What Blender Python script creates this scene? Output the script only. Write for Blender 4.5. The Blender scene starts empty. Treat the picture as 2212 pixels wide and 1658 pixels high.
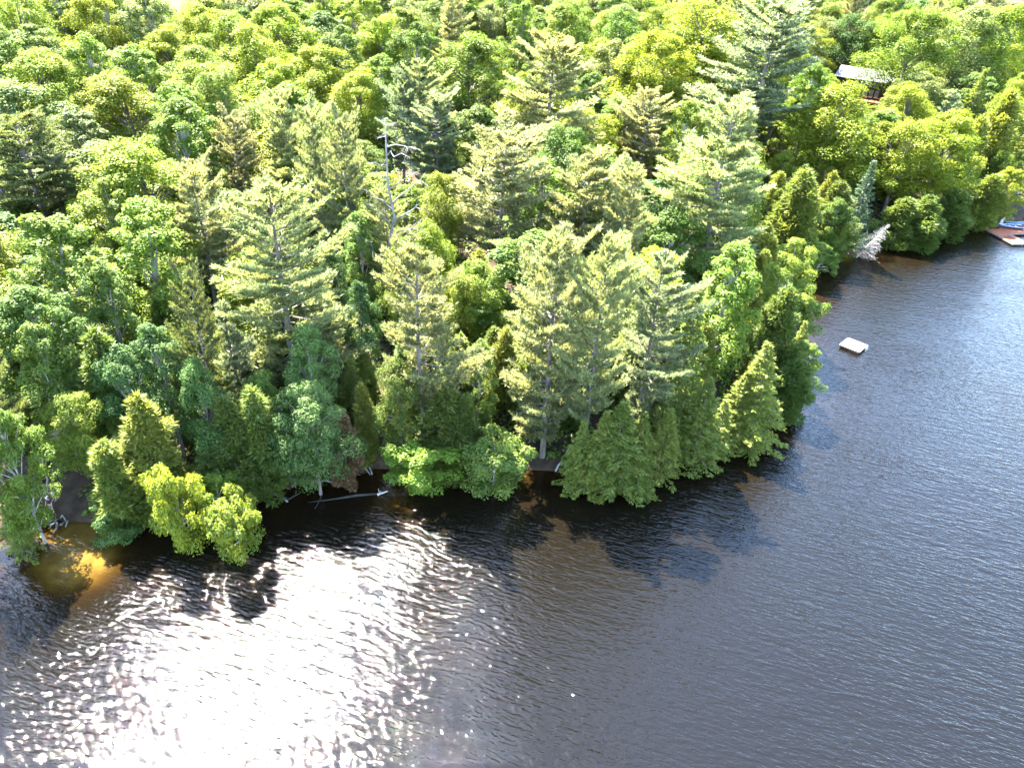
import bpy, math, random
import numpy as np
from mathutils import Vector, Matrix

# ------------------------------------------------------------------ camera, sky, sun, exposure
sc = bpy.context.scene
COL = sc.collection
CAM_H, PITCH, ROLL, FOCAL = 45.0, math.radians(33), math.radians(3), 1580.0   # focal in pixels of a 2212 px wide picture
cam_d = bpy.data.cameras.new("drone_camera")
cam_d.sensor_width = 36.0
cam_d.lens = 36.0 * FOCAL / 2212.0
cam_d.clip_start = 0.5
cam_d.clip_end = 6000
cam = bpy.data.objects.new("drone_camera", cam_d)
COL.objects.link(cam)
CAM_R = Matrix.Rotation(math.pi / 2 - PITCH, 3, 'X') @ Matrix.Rotation(ROLL, 3, 'Z')
cam.matrix_world = Matrix.Translation((0, 0, CAM_H)) @ CAM_R.to_4x4()
sc.camera = cam

SUN_EL, SUN_AZ = math.radians(57), math.radians(-34)     # azimuth from +Y towards +X
SUN_DIR = Vector((math.sin(SUN_AZ) * math.cos(SUN_EL), math.cos(SUN_AZ) * math.cos(SUN_EL), math.sin(SUN_EL)))
world = bpy.data.worlds.new("World")
sc.world = world
world.use_nodes = True
wn = world.node_tree.nodes
bg = wn["Background"]
sky = wn.new("ShaderNodeTexSky")
sky.sky_type = 'NISHITA'
sky.sun_disc = False
sky.sun_elevation = SUN_EL
sky.sun_rotation = SUN_AZ
sky.altitude = 300
sky.air_density = 1.0
sky.dust_density = 0.5
sky.ozone_density = 1.0
world.node_tree.links.new(sky.outputs[0], bg.inputs[0])
bg.inputs[1].default_value = 0.13
sun_d = bpy.data.lights.new("sun", 'SUN')
sun_d.energy = 5.0
sun_d.angle = math.radians(0.5)
sun_d.color = (1.0, 0.94, 0.82)
sun = bpy.data.objects.new("sun", sun_d)
COL.objects.link(sun)
sun.rotation_mode = 'QUATERNION'
sun.rotation_quaternion = SUN_DIR.to_track_quat('Z', 'Y')
sun.location = (-60, 80, 120)
sc.view_settings.view_transform = 'Standard'
sc.view_settings.look = 'None'
sc.view_settings.gamma = 1.0
sc.view_settings.use_curve_mapping = False
sc.view_settings.exposure = 4.25
sc.cycles.use_denoising = True
sc.cycles.max_bounces = 6
sc.cycles.diffuse_bounces = 3
sc.cycles.glossy_bounces = 2
sc.cycles.transmission_bounces = 4
sc.cycles.caustics_reflective = False
sc.cycles.caustics_refractive = False

rng = np.random.default_rng(7)
random.seed(7)

# ------------------------------------------------------------------ helpers
RN = np.array(CAM_R)

def ray(u, v):
    return RN @ np.array([(u - 1106) / FOCAL, -(v - 829) / FOCAL, -1.0])

def at(u, v, z=0.0):
    d = ray(u, v)
    return d * ((z - CAM_H) / d[2]) + np.array([0, 0, CAM_H])

def project(p):
    q = RN.T @ (np.asarray(p, float) - np.array([0, 0, CAM_H]))
    return 1106 + FOCAL * q[0] / -q[2], 829 - FOCAL * q[1] / -q[2], -q[2]

def tag(o, label=None, cat=None, group=None, kind=None):
    if label: o["label"] = label
    if cat: o["category"] = cat
    if group: o["group"] = group
    if kind: o["kind"] = kind
    return o

def empty(name, loc=(0, 0, 0), rz=0.0):
    o = bpy.data.objects.new(name, None)
    o.empty_display_size = 0.3
    COL.objects.link(o)
    o.location = loc
    o.rotation_euler = (0, 0, rz)
    return o

def obj(name, me, parent=None, mat=None):
    o = bpy.data.objects.new(name, me)
    COL.objects.link(o)
    if parent: o.parent = parent
    if mat is not None:
        if len(me.materials) == 0: me.materials.append(mat)
    return o

def mesh_np(name, V, F, tint=None, mat=None, smooth=False):
    """V n x 3, F m x k (one polygon size)"""
    V = np.asarray(V, np.float32); F = np.asarray(F, np.int32)
    me = bpy.data.meshes.new(name)
    m, k = F.shape
    me.vertices.add(len(V)); me.vertices.foreach_set("co", V.ravel())
    me.loops.add(m * k); me.loops.foreach_set("vertex_index", F.ravel())
    me.polygons.add(m)
    me.polygons.foreach_set("loop_start", np.arange(0, m * k, k, dtype=np.int32))
    me.polygons.foreach_set("loop_total", np.full(m, k, np.int32))
    if smooth: me.polygons.foreach_set("use_smooth", np.ones(m, bool))
    if tint is not None:
        a = me.attributes.new("tint", 'FLOAT', 'FACE')
        a.data.foreach_set("value", np.asarray(tint, np.float32))
    me.update(calc_edges=True)
    if mat is not None: me.materials.append(mat)
    return me

class MB:
    """collects tubes, boxes and prisms into one mesh"""
    def __init__(s): s.v = []; s.f = []
    def tube(s, pts, rad, n=6, cap=True):
        pts = [np.asarray(p, float) for p in pts]
        b0 = len(s.v)
        for i, p in enumerate(pts):
            d = pts[min(i + 1, len(pts) - 1)] - pts[max(i - 1, 0)]
            d = d / (np.linalg.norm(d) + 1e-9)
            a = np.cross(d, [0, 0, 1.0]) if abs(d[2]) < .9 else np.cross(d, [1.0, 0, 0])
            a /= np.linalg.norm(a); b = np.cross(d, a)
            r = rad[i] if hasattr(rad, '__len__') else rad
            for k in range(n):
                t = 2 * math.pi * k / n
                s.v.append(tuple(p + r * (math.cos(t) * a + math.sin(t) * b)))
        for i in range(len(pts) - 1):
            for k in range(n):
                k2 = (k + 1) % n
                s.f.append((b0 + i * n + k, b0 + i * n + k2, b0 + (i + 1) * n + k2, b0 + (i + 1) * n + k))
        if cap:
            s.f.append(tuple(b0 + k for k in range(n))[::-1])
            s.f.append(tuple(b0 + (len(pts) - 1) * n + k for k in range(n)))
        return s
    def hexa(s, c8):
        b = len(s.v); s.v += [tuple(c) for c in c8]
        for f in ((0, 3, 2, 1), (4, 5, 6, 7), (0, 1, 5, 4), (1, 2, 6, 5), (2, 3, 7, 6), (3, 0, 4, 7)):
            s.f.append(tuple(b + i for i in f))
        return s
    def box(s, x0, x1, y0, y1, z0, z1):
        return s.hexa([(x0, y0, z0), (x1, y0, z0), (x1, y1, z0), (x0, y1, z0), (x0, y0, z1), (x1, y0, z1), (x1, y1, z1), (x0, y1, z1)])
    def build(s, name, mat, parent=None, smooth=False):
        me = bpy.data.meshes.new(name)
        me.from_pydata(s.v, [], s.f)
        if smooth: me.polygons.foreach_set("use_smooth", np.ones(len(me.polygons), bool))
        me.update()
        return obj(name, me, parent, mat)

# ------------------------------------------------------------------ materials
def new_mat(name):
    m = bpy.data.materials.new(name); m.use_nodes = True
    nt = m.node_tree
    for n in list(nt.nodes): nt.nodes.remove(n)
    out = nt.nodes.new("ShaderNodeOutputMaterial")
    return m, nt, out

def leaf_mat(name, dark, light, trans, tw=0.42, gloss=0.02, rough=0.5):
    m, nt, out = new_mat(name)
    L = nt.links.new
    at_ = nt.nodes.new("ShaderNodeAttribute"); at_.attribute_name = "tint"
    oi = nt.nodes.new("ShaderNodeObjectInfo")
    mx = nt.nodes.new("ShaderNodeMix"); mx.data_type = 'RGBA'
    mx.inputs[6].default_value = (*dark, 1); mx.inputs[7].default_value = (*light, 1)
    L(at_.outputs["Fac"], mx.inputs[0])
    hs = nt.nodes.new("ShaderNodeHueSaturation")
    mr = nt.nodes.new("ShaderNodeMapRange"); mr.inputs[3].default_value = 0.485; mr.inputs[4].default_value = 0.515
    L(oi.outputs["Random"], mr.inputs[0]); L(mr.outputs[0], hs.inputs["Hue"])
    mv = nt.nodes.new("ShaderNodeMapRange"); mv.inputs[3].default_value = 0.82; mv.inputs[4].default_value = 1.18
    ml = nt.nodes.new("ShaderNodeMath"); ml.operation = 'FRACT'
    m7 = nt.nodes.new("ShaderNodeMath"); m7.operation = 'MULTIPLY'; m7.inputs[1].default_value = 7.31
    L(oi.outputs["Random"], m7.inputs[0]); L(m7.outputs[0], ml.inputs[0]); L(ml.outputs[0], mv.inputs[0])
    L(mv.outputs[0], hs.inputs["Value"])
    L(mx.outputs[2], hs.inputs["Color"])
    df = nt.nodes.new("ShaderNodeBsdfDiffuse"); L(hs.outputs[0], df.inputs[0])
    tr = nt.nodes.new("ShaderNodeBsdfTranslucent")
    tm = nt.nodes.new("ShaderNodeMix"); tm.data_type = 'RGBA'; tm.blend_type = 'MULTIPLY'; tm.inputs[0].default_value = 1
    L(hs.outputs[0], tm.inputs[6]); tm.inputs[7].default_value = (*trans, 1)
    L(tm.outputs[2], tr.inputs[0])
    ms = nt.nodes.new("ShaderNodeMixShader"); ms.inputs[0].default_value = tw
    L(df.outputs[0], ms.inputs[1]); L(tr.outputs[0], ms.inputs[2])
    gl = nt.nodes.new("ShaderNodeBsdfGlossy"); gl.inputs["Roughness"].default_value = rough
    m2 = nt.nodes.new("ShaderNodeMixShader"); m2.inputs[0].default_value = gloss
    L(ms.outputs[0], m2.inputs[1]); L(gl.outputs[0], m2.inputs[2])
    L(m2.outputs[0], out.inputs[0])
    return m

def rough_mat(name, c1, c2, scale=4.0, rough=0.85, stretch=(1, 1, 1), bump=0.3, spec=0.2, c3=None, detail=6):
    m, nt, out = new_mat(name)
    L = nt.links.new
    tc = nt.nodes.new("ShaderNodeTexCoord"); mp = nt.nodes.new("ShaderNodeMapping")
    mp.inputs["Scale"].default_value = stretch
    L(tc.outputs["Object"], mp.inputs[0])
    nz = nt.nodes.new("ShaderNodeTexNoise"); nz.inputs["Scale"].default_value = scale; nz.inputs["Detail"].default_value = detail
    nz.inputs["Roughness"].default_value = 0.65
    L(mp.outputs[0], nz.inputs["Vector"])
    cr = nt.nodes.new("ShaderNodeValToRGB")
    cr.color_ramp.elements[0].position = 0.35; cr.color_ramp.elements[0].color = (*c1, 1)
    cr.color_ramp.elements[1].position = 0.65; cr.color_ramp.elements[1].color = (*c2, 1)
    if c3:
        e = cr.color_ramp.elements.new(0.8); e.color = (*c3, 1)
    L(nz.outputs["Fac"], cr.inputs[0])
    p = nt.nodes.new("ShaderNodeBsdfPrincipled")
    p.inputs["Roughness"].default_value = rough
    p.inputs["Specular IOR Level"].default_value = spec
    L(cr.outputs[0], p.inputs["Base Color"])
    if bump:
        bp = nt.nodes.new("ShaderNodeBump"); bp.inputs["Strength"].default_value = bump; bp.inputs["Distance"].default_value = 0.05
        L(nz.outputs["Fac"], bp.inputs["Height"]); L(bp.outputs[0], p.inputs["Normal"])
    L(p.outputs[0], out.inputs[0])
    return m

LEAF = {
    'yellow': leaf_mat("leaf_yellow_green", (.092, .130, .010), (.165, .200, .014), (1.3, 1.2, .5), .5, .012),
    'bright': leaf_mat("leaf_bright_green", (.072, .120, .012), (.135, .178, .018), (1.3, 1.2, .5), .5, .012),
    'mid':    leaf_mat("leaf_mid_green", (.056, .100, .013), (.108, .150, .022), (1.25, 1.2, .5), .48, .012),
    'pale':   leaf_mat("leaf_pale_green", (.092, .130, .034), (.155, .182, .052), (1.25, 1.15, .6), .48, .012),
    'dark':   leaf_mat("leaf_dark_green", (.026, .060, .011), (.056, .096, .019), (1.1, 1.2, .5), .42, .012),  # darker leaf green, shade of the shaded trees put into its colour
    'blue':   leaf_mat("leaf_cool_green", (.050, .096, .018), (.096, .144, .032), (1.2, 1.15, .6), .45, .015),
}
NEEDLE = {
    'pine':  leaf_mat("needle_pale_pine", (.125, .148, .056), (.255, .272, .122), (1.25, 1.2, .7), .5, .015, .4),
    'warm':  leaf_mat("needle_warm_pine", (.135, .145, .056), (.272, .270, .124), (1.25, 1.2, .7), .5, .015, .4),
    'cool':  leaf_mat("needle_cool_pine", (.110, .145, .070), (.225, .255, .136), (1.2, 1.2, .8), .5, .015, .4),
    'shade': leaf_mat("needle_dark_pine", (.066, .090, .030), (.140, .158, .060), (1.2, 1.2, .6), .46, .015, .4),  # darker copy of the pine needles with shade put into it
    'cedar': leaf_mat("needle_olive_cedar", (.084, .118, .018), (.190, .210, .044), (1.25, 1.15, .5), .48, .012, .5),
    'cedar_dark': leaf_mat("needle_deep_cedar", (.052, .086, .016), (.120, .152, .032), (1.2, 1.15, .5), .46, .012, .5),  # cedar colour darkened to carry the shade on shaded trees
    'hemlock': leaf_mat("needle_hemlock", (.068, .104, .016), (.185, .205, .040), (1.25, 1.15, .5), .48, .012, .45),
    'fir':   leaf_mat("needle_blue_fir", (.028, .056, .024), (.070, .104, .048), (1.0, 1.05, .7), .3, .02, .45),
    'rust':  leaf_mat("needle_rust", (.080, .052, .022), (.140, .092, .040), (1.1, .9, .5), .25, .02, .5),
}
BARK = rough_mat("bark_grey_brown", (.060, .050, .040), (.150, .130, .110), 3.0, .9, (1, 1, .25), .5)
BARK_PALE = rough_mat("bark_pale_grey", (.13, .12, .105), (.30, .28, .25), 3.0, .9, (1, 1, .3), .4)
DEADWOOD = rough_mat("dead_wood_silver", (.085, .078, .070), (.19, .18, .165), 3.0, .85, (1, 1, .3), .4)
DEADBROWN = rough_mat("dead_wood_brown", (.13, .10, .075), (.26, .21, .16), 3.0, .85, (1, 1, .3), .4)
DRIFT = rough_mat("driftwood", (.07, .066, .06), (.17, .16, .145), 4.0, .85, (1, 1, 1), .4)
SUNK = rough_mat("waterlogged_wood", (.008, .0075, .0065), (.022, .020, .017), 2.0, .7, (1, 1, 1), .4)  # wet wood, darkened further to stand in for the tree shadow
# ------------------------------------------------------------------ terrain
SHORE_PX = [(-2600, 1500), (-700, 1330), (-250, 1235), (0, 1172), (60, 1140), (110, 1122), (160, 1130), (230, 1128), (310, 1100), (400, 1085), (480, 1085),
            (560, 1078), (640, 1058), (720, 1037), (780, 1024), (830, 1022), (950, 1022), (1050, 1016), (1200, 1017), (1300, 1018), (1400, 995),
            (1480, 975), (1560, 948), (1650, 905), (1700, 862), (1722, 800), (1728, 720), (1722, 650), (1735, 600), (1780, 568), (1830, 550),
            (1900, 533), (2000, 515), (2100, 496), (2212, 476), (2400, 445), (2800, 395)]
SHORE = np.array([at(u, v)[:2] for u, v in SHORE_PX])
SHORE = np.vstack([SHORE, SHORE[-1] + np.array([900, 260])])
SHORE = np.vstack([SHORE[:1] + np.array([[-900, -260]]), SHORE])
LANDPOLY = np.vstack([SHORE, [[SHORE[-1][0] + 100, 5000], [SHORE[0][0] - 100, 5000]]])

def shore_dist(x, y):
    """signed distance to the waterline, positive on land"""
    x = np.atleast_1d(np.asarray(x, float)).ravel(); y = np.atleast_1d(np.asarray(y, float)).ravel()
    best = np.full(len(x), 1e9)
    for a, b in zip(SHORE[:-1], SHORE[1:]):
        d = b - a
        t = np.clip(((x - a[0]) * d[0] + (y - a[1]) * d[1]) / (d @ d), 0, 1)
        best = np.minimum(best, (x - a[0] - t * d[0]) ** 2 + (y - a[1] - t * d[1]) ** 2)
    ins = np.zeros(len(x), bool)
    P = LANDPOLY
    for i in range(len(P)):
        (x1, y1), (x2, y2) = P[i], P[(i + 1) % len(P)]
        c = (y1 > y) != (y2 > y)
        with np.errstate(divide='ignore', invalid='ignore'):
            xi = (x2 - x1) * (y - y1) / (y2 - y1 + 1e-12) + x1
        ins ^= c & (x < xi)
    d = np.sqrt(best)
    return np.where(ins, d, -d)

COTTAGE = np.array([84.0, 190.0])
SANDBAR = [(at(165, 1180)[:2], 3.3, 1.25), (at(130, 1240)[:2], 3.6, .85), (at(200, 1235)[:2], 3.6, .8), (at(850, 1075)[:2], 1.8, .75), (at(845, 1115)[:2], 2.4, .6), (at(1790, 640)[:2], 6, .25), (at(1900, 610)[:2], 9, .25), (at(2050, 580)[:2], 10, .25)]

def ground(x, y):
    x = np.atleast_1d(np.asarray(x, float)).ravel(); y = np.atleast_1d(np.asarray(y, float)).ravel()
    d = shore_dist(x, y)
    dl = np.maximum(d, 0)
    z = .30 * (1 - np.exp(-dl / .4)) + 1.0 * (1 - np.exp(-dl / 3.5)) + np.where(dl < 260, .135 * dl, .135 * 260 + .04 * (dl - 260))
    n = np.sin(x * .21 + 1.3 * np.sin(y * .17)) * np.sin(y * .19 + .7) * .5 + .25 * np.sin(x * .63 + y * .31) * np.sin(y * .57 - x * .22)
    z = z + n * np.clip(dl / 8, 0, 1)
    w = -3.6 - 2.4 * (1 - np.exp(-np.maximum(-d, 0) / 3.0)) - 7 * (1 - np.exp(-np.maximum(-d, 0) / 30.0))
    for c, r, a in SANDBAR:
        g = np.exp(-((x - c[0]) ** 2 + (y - c[1]) ** 2) / r ** 2)
        w = np.where(d < 0, np.minimum(w + 3.0 * a * g, -1.9), w)
    z = np.where(d > 0, z, w)
    k = np.exp(-(((x - COTTAGE[0]) ** 2 + (y - COTTAGE[1]) ** 2) / 11 ** 2) ** 2)
    return z * (1 - k) + 10.6 * k

def gz(x, y): return float(ground(x, y)[0])

def lines(core0, core1, step, far0, far1):
    a = list(np.arange(core0, core1 + .01, step)); s = step; v = core1
    while v < far1: s *= 1.25; v += s; a.append(v)
    s = step; v = core0
    while v > far0: s *= 1.25; v -= s; a.insert(0, v)
    return np.array(a)

xs = lines(-80, 135, .9, -2500, 2500); ys = lines(22, 150, .9, -1200, 4000)
GX, GY = np.meshgrid(xs, ys)
GZ = ground(GX, GY).reshape(GX.shape)
nx = len(xs)
idx = np.arange(GX.size).reshape(GX.shape)
QF = np.stack([idx[:-1, :-1], idx[:-1, 1:], idx[1:, 1:], idx[1:, :-1]], -1).reshape(-1, 4)
gm = rough_mat("forest_floor", (.016, .012, .008), (.045, .031, .020), .9, .95, (1, 1, 1), .6, .1, (.060, .042, .028), 9)
ground_o = obj("ground", mesh_np("ground", np.stack([GX.ravel(), GY.ravel(), GZ.ravel()], 1), QF, None, gm, True))
tag(ground_o, kind="structure")

# ------------------------------------------------------------------ water
def water_material():
    m, nt, out = new_mat("lake_water")
    L = nt.links.new
    N = nt.nodes.new
    dep = N("ShaderNodeAttribute"); dep.attribute_name = "depth"
    def ex(k):
        a = N("ShaderNodeMath"); a.operation = 'MULTIPLY'; a.inputs[1].default_value = -k; L(dep.outputs["Fac"], a.inputs[0])
        b = N("ShaderNodeMath"); b.operation = 'POWER'; b.inputs[0].default_value = math.e; L(a.outputs[0], b.inputs[1])
        return b
    cc = N("ShaderNodeCombineColor")
    for i, k in enumerate((.90, 1.05, 1.7)): L(ex(k).outputs[0], cc.inputs[i])
    tc = N("ShaderNodeTexCoord")
    bn = N("ShaderNodeTexNoise"); bn.inputs["Scale"].default_value = .8; bn.inputs["Detail"].default_value = 5
    L(tc.outputs["Object"], bn.inputs["Vector"])
    br = N("ShaderNodeValToRGB")
    br.color_ramp.elements[0].position = .3; br.color_ramp.elements[0].color = (.22, .16, .09, 1)
    br.color_ramp.elements[1].position = .7; br.color_ramp.elements[1].color = (.40, .32, .19, 1)
    L(bn.outputs["Fac"], br.inputs[0])
    mu = N("ShaderNodeMix"); mu.data_type = 'RGBA'; mu.blend_type = 'MULTIPLY'; mu.inputs[0].default_value = 1
    L(br.outputs[0], mu.inputs[6]); L(cc.outputs[0], mu.inputs[7])
    ad = N("ShaderNodeMix"); ad.data_type = 'RGBA'; ad.blend_type = 'ADD'; ad.inputs[0].default_value = 1
    L(mu.outputs[2], ad.inputs[6]); ad.inputs[7].default_value = (.0026, .0022, .0013, 1)
    # ripples
    mp = N("ShaderNodeMapping"); mp.inputs["Rotation"].default_value = (0, 0, math.radians(17))
    L(tc.outputs["Object"], mp.inputs[0])
    def noise(scale, sx, sy, det, rough=.5, dist=0.0, off=0):
        q = N("ShaderNodeMapping"); q.inputs["Scale"].default_value = (sx, sy, 1); q.inputs["Location"].default_value = (off, off * .7, 0)
        L(mp.outputs[0], q.inputs[0])
        n = N("ShaderNodeTexNoise"); n.inputs["Scale"].default_value = scale; n.inputs["Detail"].default_value = det
        n.inputs["Roughness"].default_value = rough; n.inputs["Distortion"].default_value = dist
        L(q.outputs[0], n.inputs["Vector"]); return n
    def scaled(n, k):
        a = N("ShaderNodeMath"); a.operation = 'MULTIPLY'; a.inputs[1].default_value = k; L(n.outputs["Fac"], a.inputs[0]); return a
    terms = [scaled(noise(1.0, .42, 1.55, 2, .5, .4, 3), .095), scaled(noise(1.0, 1.25, 3.9, 2, .5, .35, 11), .088), scaled(noise(1.0, 5.5, 10.0, 1, .5, 0, 23), .019)]
    s = terms[0]
    for t in terms[1:]:
        a = N("ShaderNodeMath"); a.operation = 'ADD'; L(s.outputs[0], a.inputs[0]); L(t.outputs[0], a.inputs[1]); s = a
    gust = N("ShaderNodeMapRange"); gust.inputs[1].default_value = .35; gust.inputs[2].default_value = .65; gust.inputs[3].default_value = .8; gust.inputs[4].default_value = 1.2
    L(noise(.055, 1.0, 1.8, 2, .5, .6, 5).outputs["Fac"], gust.inputs[0])
    lee = N("ShaderNodeMapRange"); lee.inputs[1].default_value = 3.6; lee.inputs[2].default_value = 7.2; lee.inputs[3].default_value = .35; lee.inputs[4].default_value = 1.0
    L(dep.outputs["Fac"], lee.inputs[0])
    k1 = N("ShaderNodeMath"); k1.operation = 'MULTIPLY'; L(gust.outputs[0], k1.inputs[0]); L(lee.outputs[0], k1.inputs[1])
    k2 = N("ShaderNodeMath"); k2.operation = 'MULTIPLY'; L(s.outputs[0], k2.inputs[0]); L(k1.outputs[0], k2.inputs[1]); s = k2
    bp = N("ShaderNodeBump"); bp.inputs["Strength"].default_value = 1.0; bp.inputs["Distance"].default_value = 1.0
    L(s.outputs[0], bp.inputs["Height"])
    df = N("ShaderNodeBsdfDiffuse"); L(ad.outputs[2], df.inputs[0])
    gl = N("ShaderNodeBsdfGlossy"); gl.distribution = "BECKMANN"; gl.inputs["Roughness"].default_value = .055; L(bp.outputs[0], gl.inputs["Normal"])
    fr = N("ShaderNodeFresnel"); fr.inputs["IOR"].default_value = 1.333; L(bp.outputs[0], fr.inputs["Normal"])
    mx = N("ShaderNodeMixShader"); L(fr.outputs[0], mx.inputs[0]); L(df.outputs[0], mx.inputs[1]); L(gl.outputs[0], mx.inputs[2])
    L(mx.outputs[0], out.inputs[0])
    return m

wx = lines(-70, 130, 1.2, -2400, 2400); wy = lines(8, 150, 1.2, -1150, 240)
WX, WY = np.meshgrid(wx, wy)
WD = -ground(WX, WY)
WD = np.where(WD < 0, 3.8, WD)
widx = np.arange(WX.size).reshape(WX.shape)
WF = np.stack([widx[:-1, :-1], widx[:-1, 1:], widx[1:, 1:], widx[1:, :-1]], -1).reshape(-1, 4)
wme = mesh_np("lake_water", np.stack([WX.ravel(), WY.ravel(), np.zeros(WX.size)], 1), WF, None, water_material(), True)
da = wme.attributes.new("depth", 'FLOAT', 'POINT'); da.data.foreach_set("value", WD.astype(np.float32))
tag(obj("lake_water", wme), kind="structure")

# ------------------------------------------------------------------ tree shapes (built once each, copied below)
def unit(a): return a / (np.linalg.norm(a, axis=-1, keepdims=True) + 1e-9)

def leaf_quads(P, Nn, size, r, aspect=.62):
    """rhombic leaves centred at P with normals Nn"""
    n = len(P)
    t = unit(np.cross(Nn, r.normal(size=(n, 3)))); b = np.cross(Nn, t)
    L = (size * r.uniform(.7, 1.3, n))[:, None]
    V = np.stack([P - t * L * .5, P + b * L * .5 * aspect, P + t * L * .5, P - b * L * .5 * aspect], 1).reshape(-1, 3)
    return V, np.arange(4 * n).reshape(n, 4)

def blades(P, D, length, width, r):
    """narrow triangles from P along D"""
    n = len(P)
    s = unit(np.cross(D, np.array([0, 0, 1.0])) + r.normal(size=(n, 3)) * .45)
    L = (length * r.uniform(.7, 1.25, n))[:, None]; W = (width * r.uniform(.8, 1.25, n))[:, None]
    V = np.stack([P - s * W * .5, P + s * W * .5, P + D * L], 1).reshape(-1, 3)
    return V, np.arange(3 * n).reshape(n, 3)

def limb_path(p0, p1, sag, r, n=5, wob=.08):
    p0, p1 = np.asarray(p0, float), np.asarray(p1, float)
    L = np.linalg.norm(p1 - p0)
    out = []
    for i in range(n):
        t = i / (n - 1)
        p = p0 + (p1 - p0) * t + np.array([0, 0, sag * L * math.sin(math.pi * t)])
        if 0 < i < n - 1: p = p + r.normal(size=3) * wob * L / n
        out.append(p)
    return out

def broadleaf(seed, h, w, cb=.28, clumps=62, per=190, leaf=.29, cr=(.125, .195), peak=.40, flat=.6, lean=0.0, tall_pow=2.2):
    r = np.random.default_rng(seed)
    mb = MB()
    axis = lambda t: np.array([lean * t * t * h, 0, t * h]) + np.array([math.sin(t * 3 + seed), math.cos(t * 2.3 + seed), 0]) * .02 * h * t
    mb.tube([axis(t) for t in np.linspace(0, .86, 7)], [.022 * h * .6 * (1 - .85 * t) + .015 for t in np.linspace(0, 1, 7)], 6)
    C, R = [], []
    ph = r.uniform(0, 6.28, 3)
    for i in range(clumps):
        t = r.uniform(0, 1) ** .8
        a = 2.39996 * i + r.normal() * .35
        prof = math.sqrt(max(0, 1 - ((t - peak) / (1 - peak)) ** tall_pow)) if t > peak else 1 - .5 * ((peak - t) / peak) ** 1.5
        prof *= 1 + .22 * math.sin(2 * a + ph[0]) + .14 * math.sin(3 * a + ph[1] + 4 * t)
        rad = w / 2 * prof * (r.uniform(.62, 1.0) if r.random() < .78 else r.uniform(.1, .6))
        z = h * (cb + (1 - cb) * t)
        c = axis(cb + (1 - cb) * t); c = np.array([c[0] + rad * math.cos(a), c[1] + rad * math.sin(a), z - cr[1] * w * .4])
        C.append(c); R.append(w * r.uniform(*cr) * (1.15 - .45 * t))
        if i % 3 == 0:
            t0 = max(.12, cb + (1 - cb) * t * .75 - .12)
            mb.tube(limb_path(axis(t0), c, .06, r), np.linspace(.035 * w * .33, .02, 5), 4, False)
    C = np.array(C); R = np.array(R)
    ci = np.repeat(np.arange(clumps), per)
    n = len(ci)
    d = unit(r.normal(size=(n, 3))); d[:, 2] = np.abs(d[:, 2]) * np.where(r.random(n) < .74, 1, -1)
    rr = R[ci] * r.uniform(.5, 1.0, n) ** .6 * (1 + .25 * np.sin(d[:, 0] * 5 + ci) * np.sin(d[:, 1] * 5 + ci * 2))
    P = C[ci] + d * rr[:, None] * np.array([1, 1, flat])
    Nn = unit(d * .55 + np.array([0, 0, .75]) + r.normal(size=(n, 3)) * .36)
    V, F = leaf_quads(P, Nn, leaf, r)
    tint = np.clip(.55 * r.random(clumps)[ci] + .45 * r.random(n), 0, 1)
    return mb, V, F, tint

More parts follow.
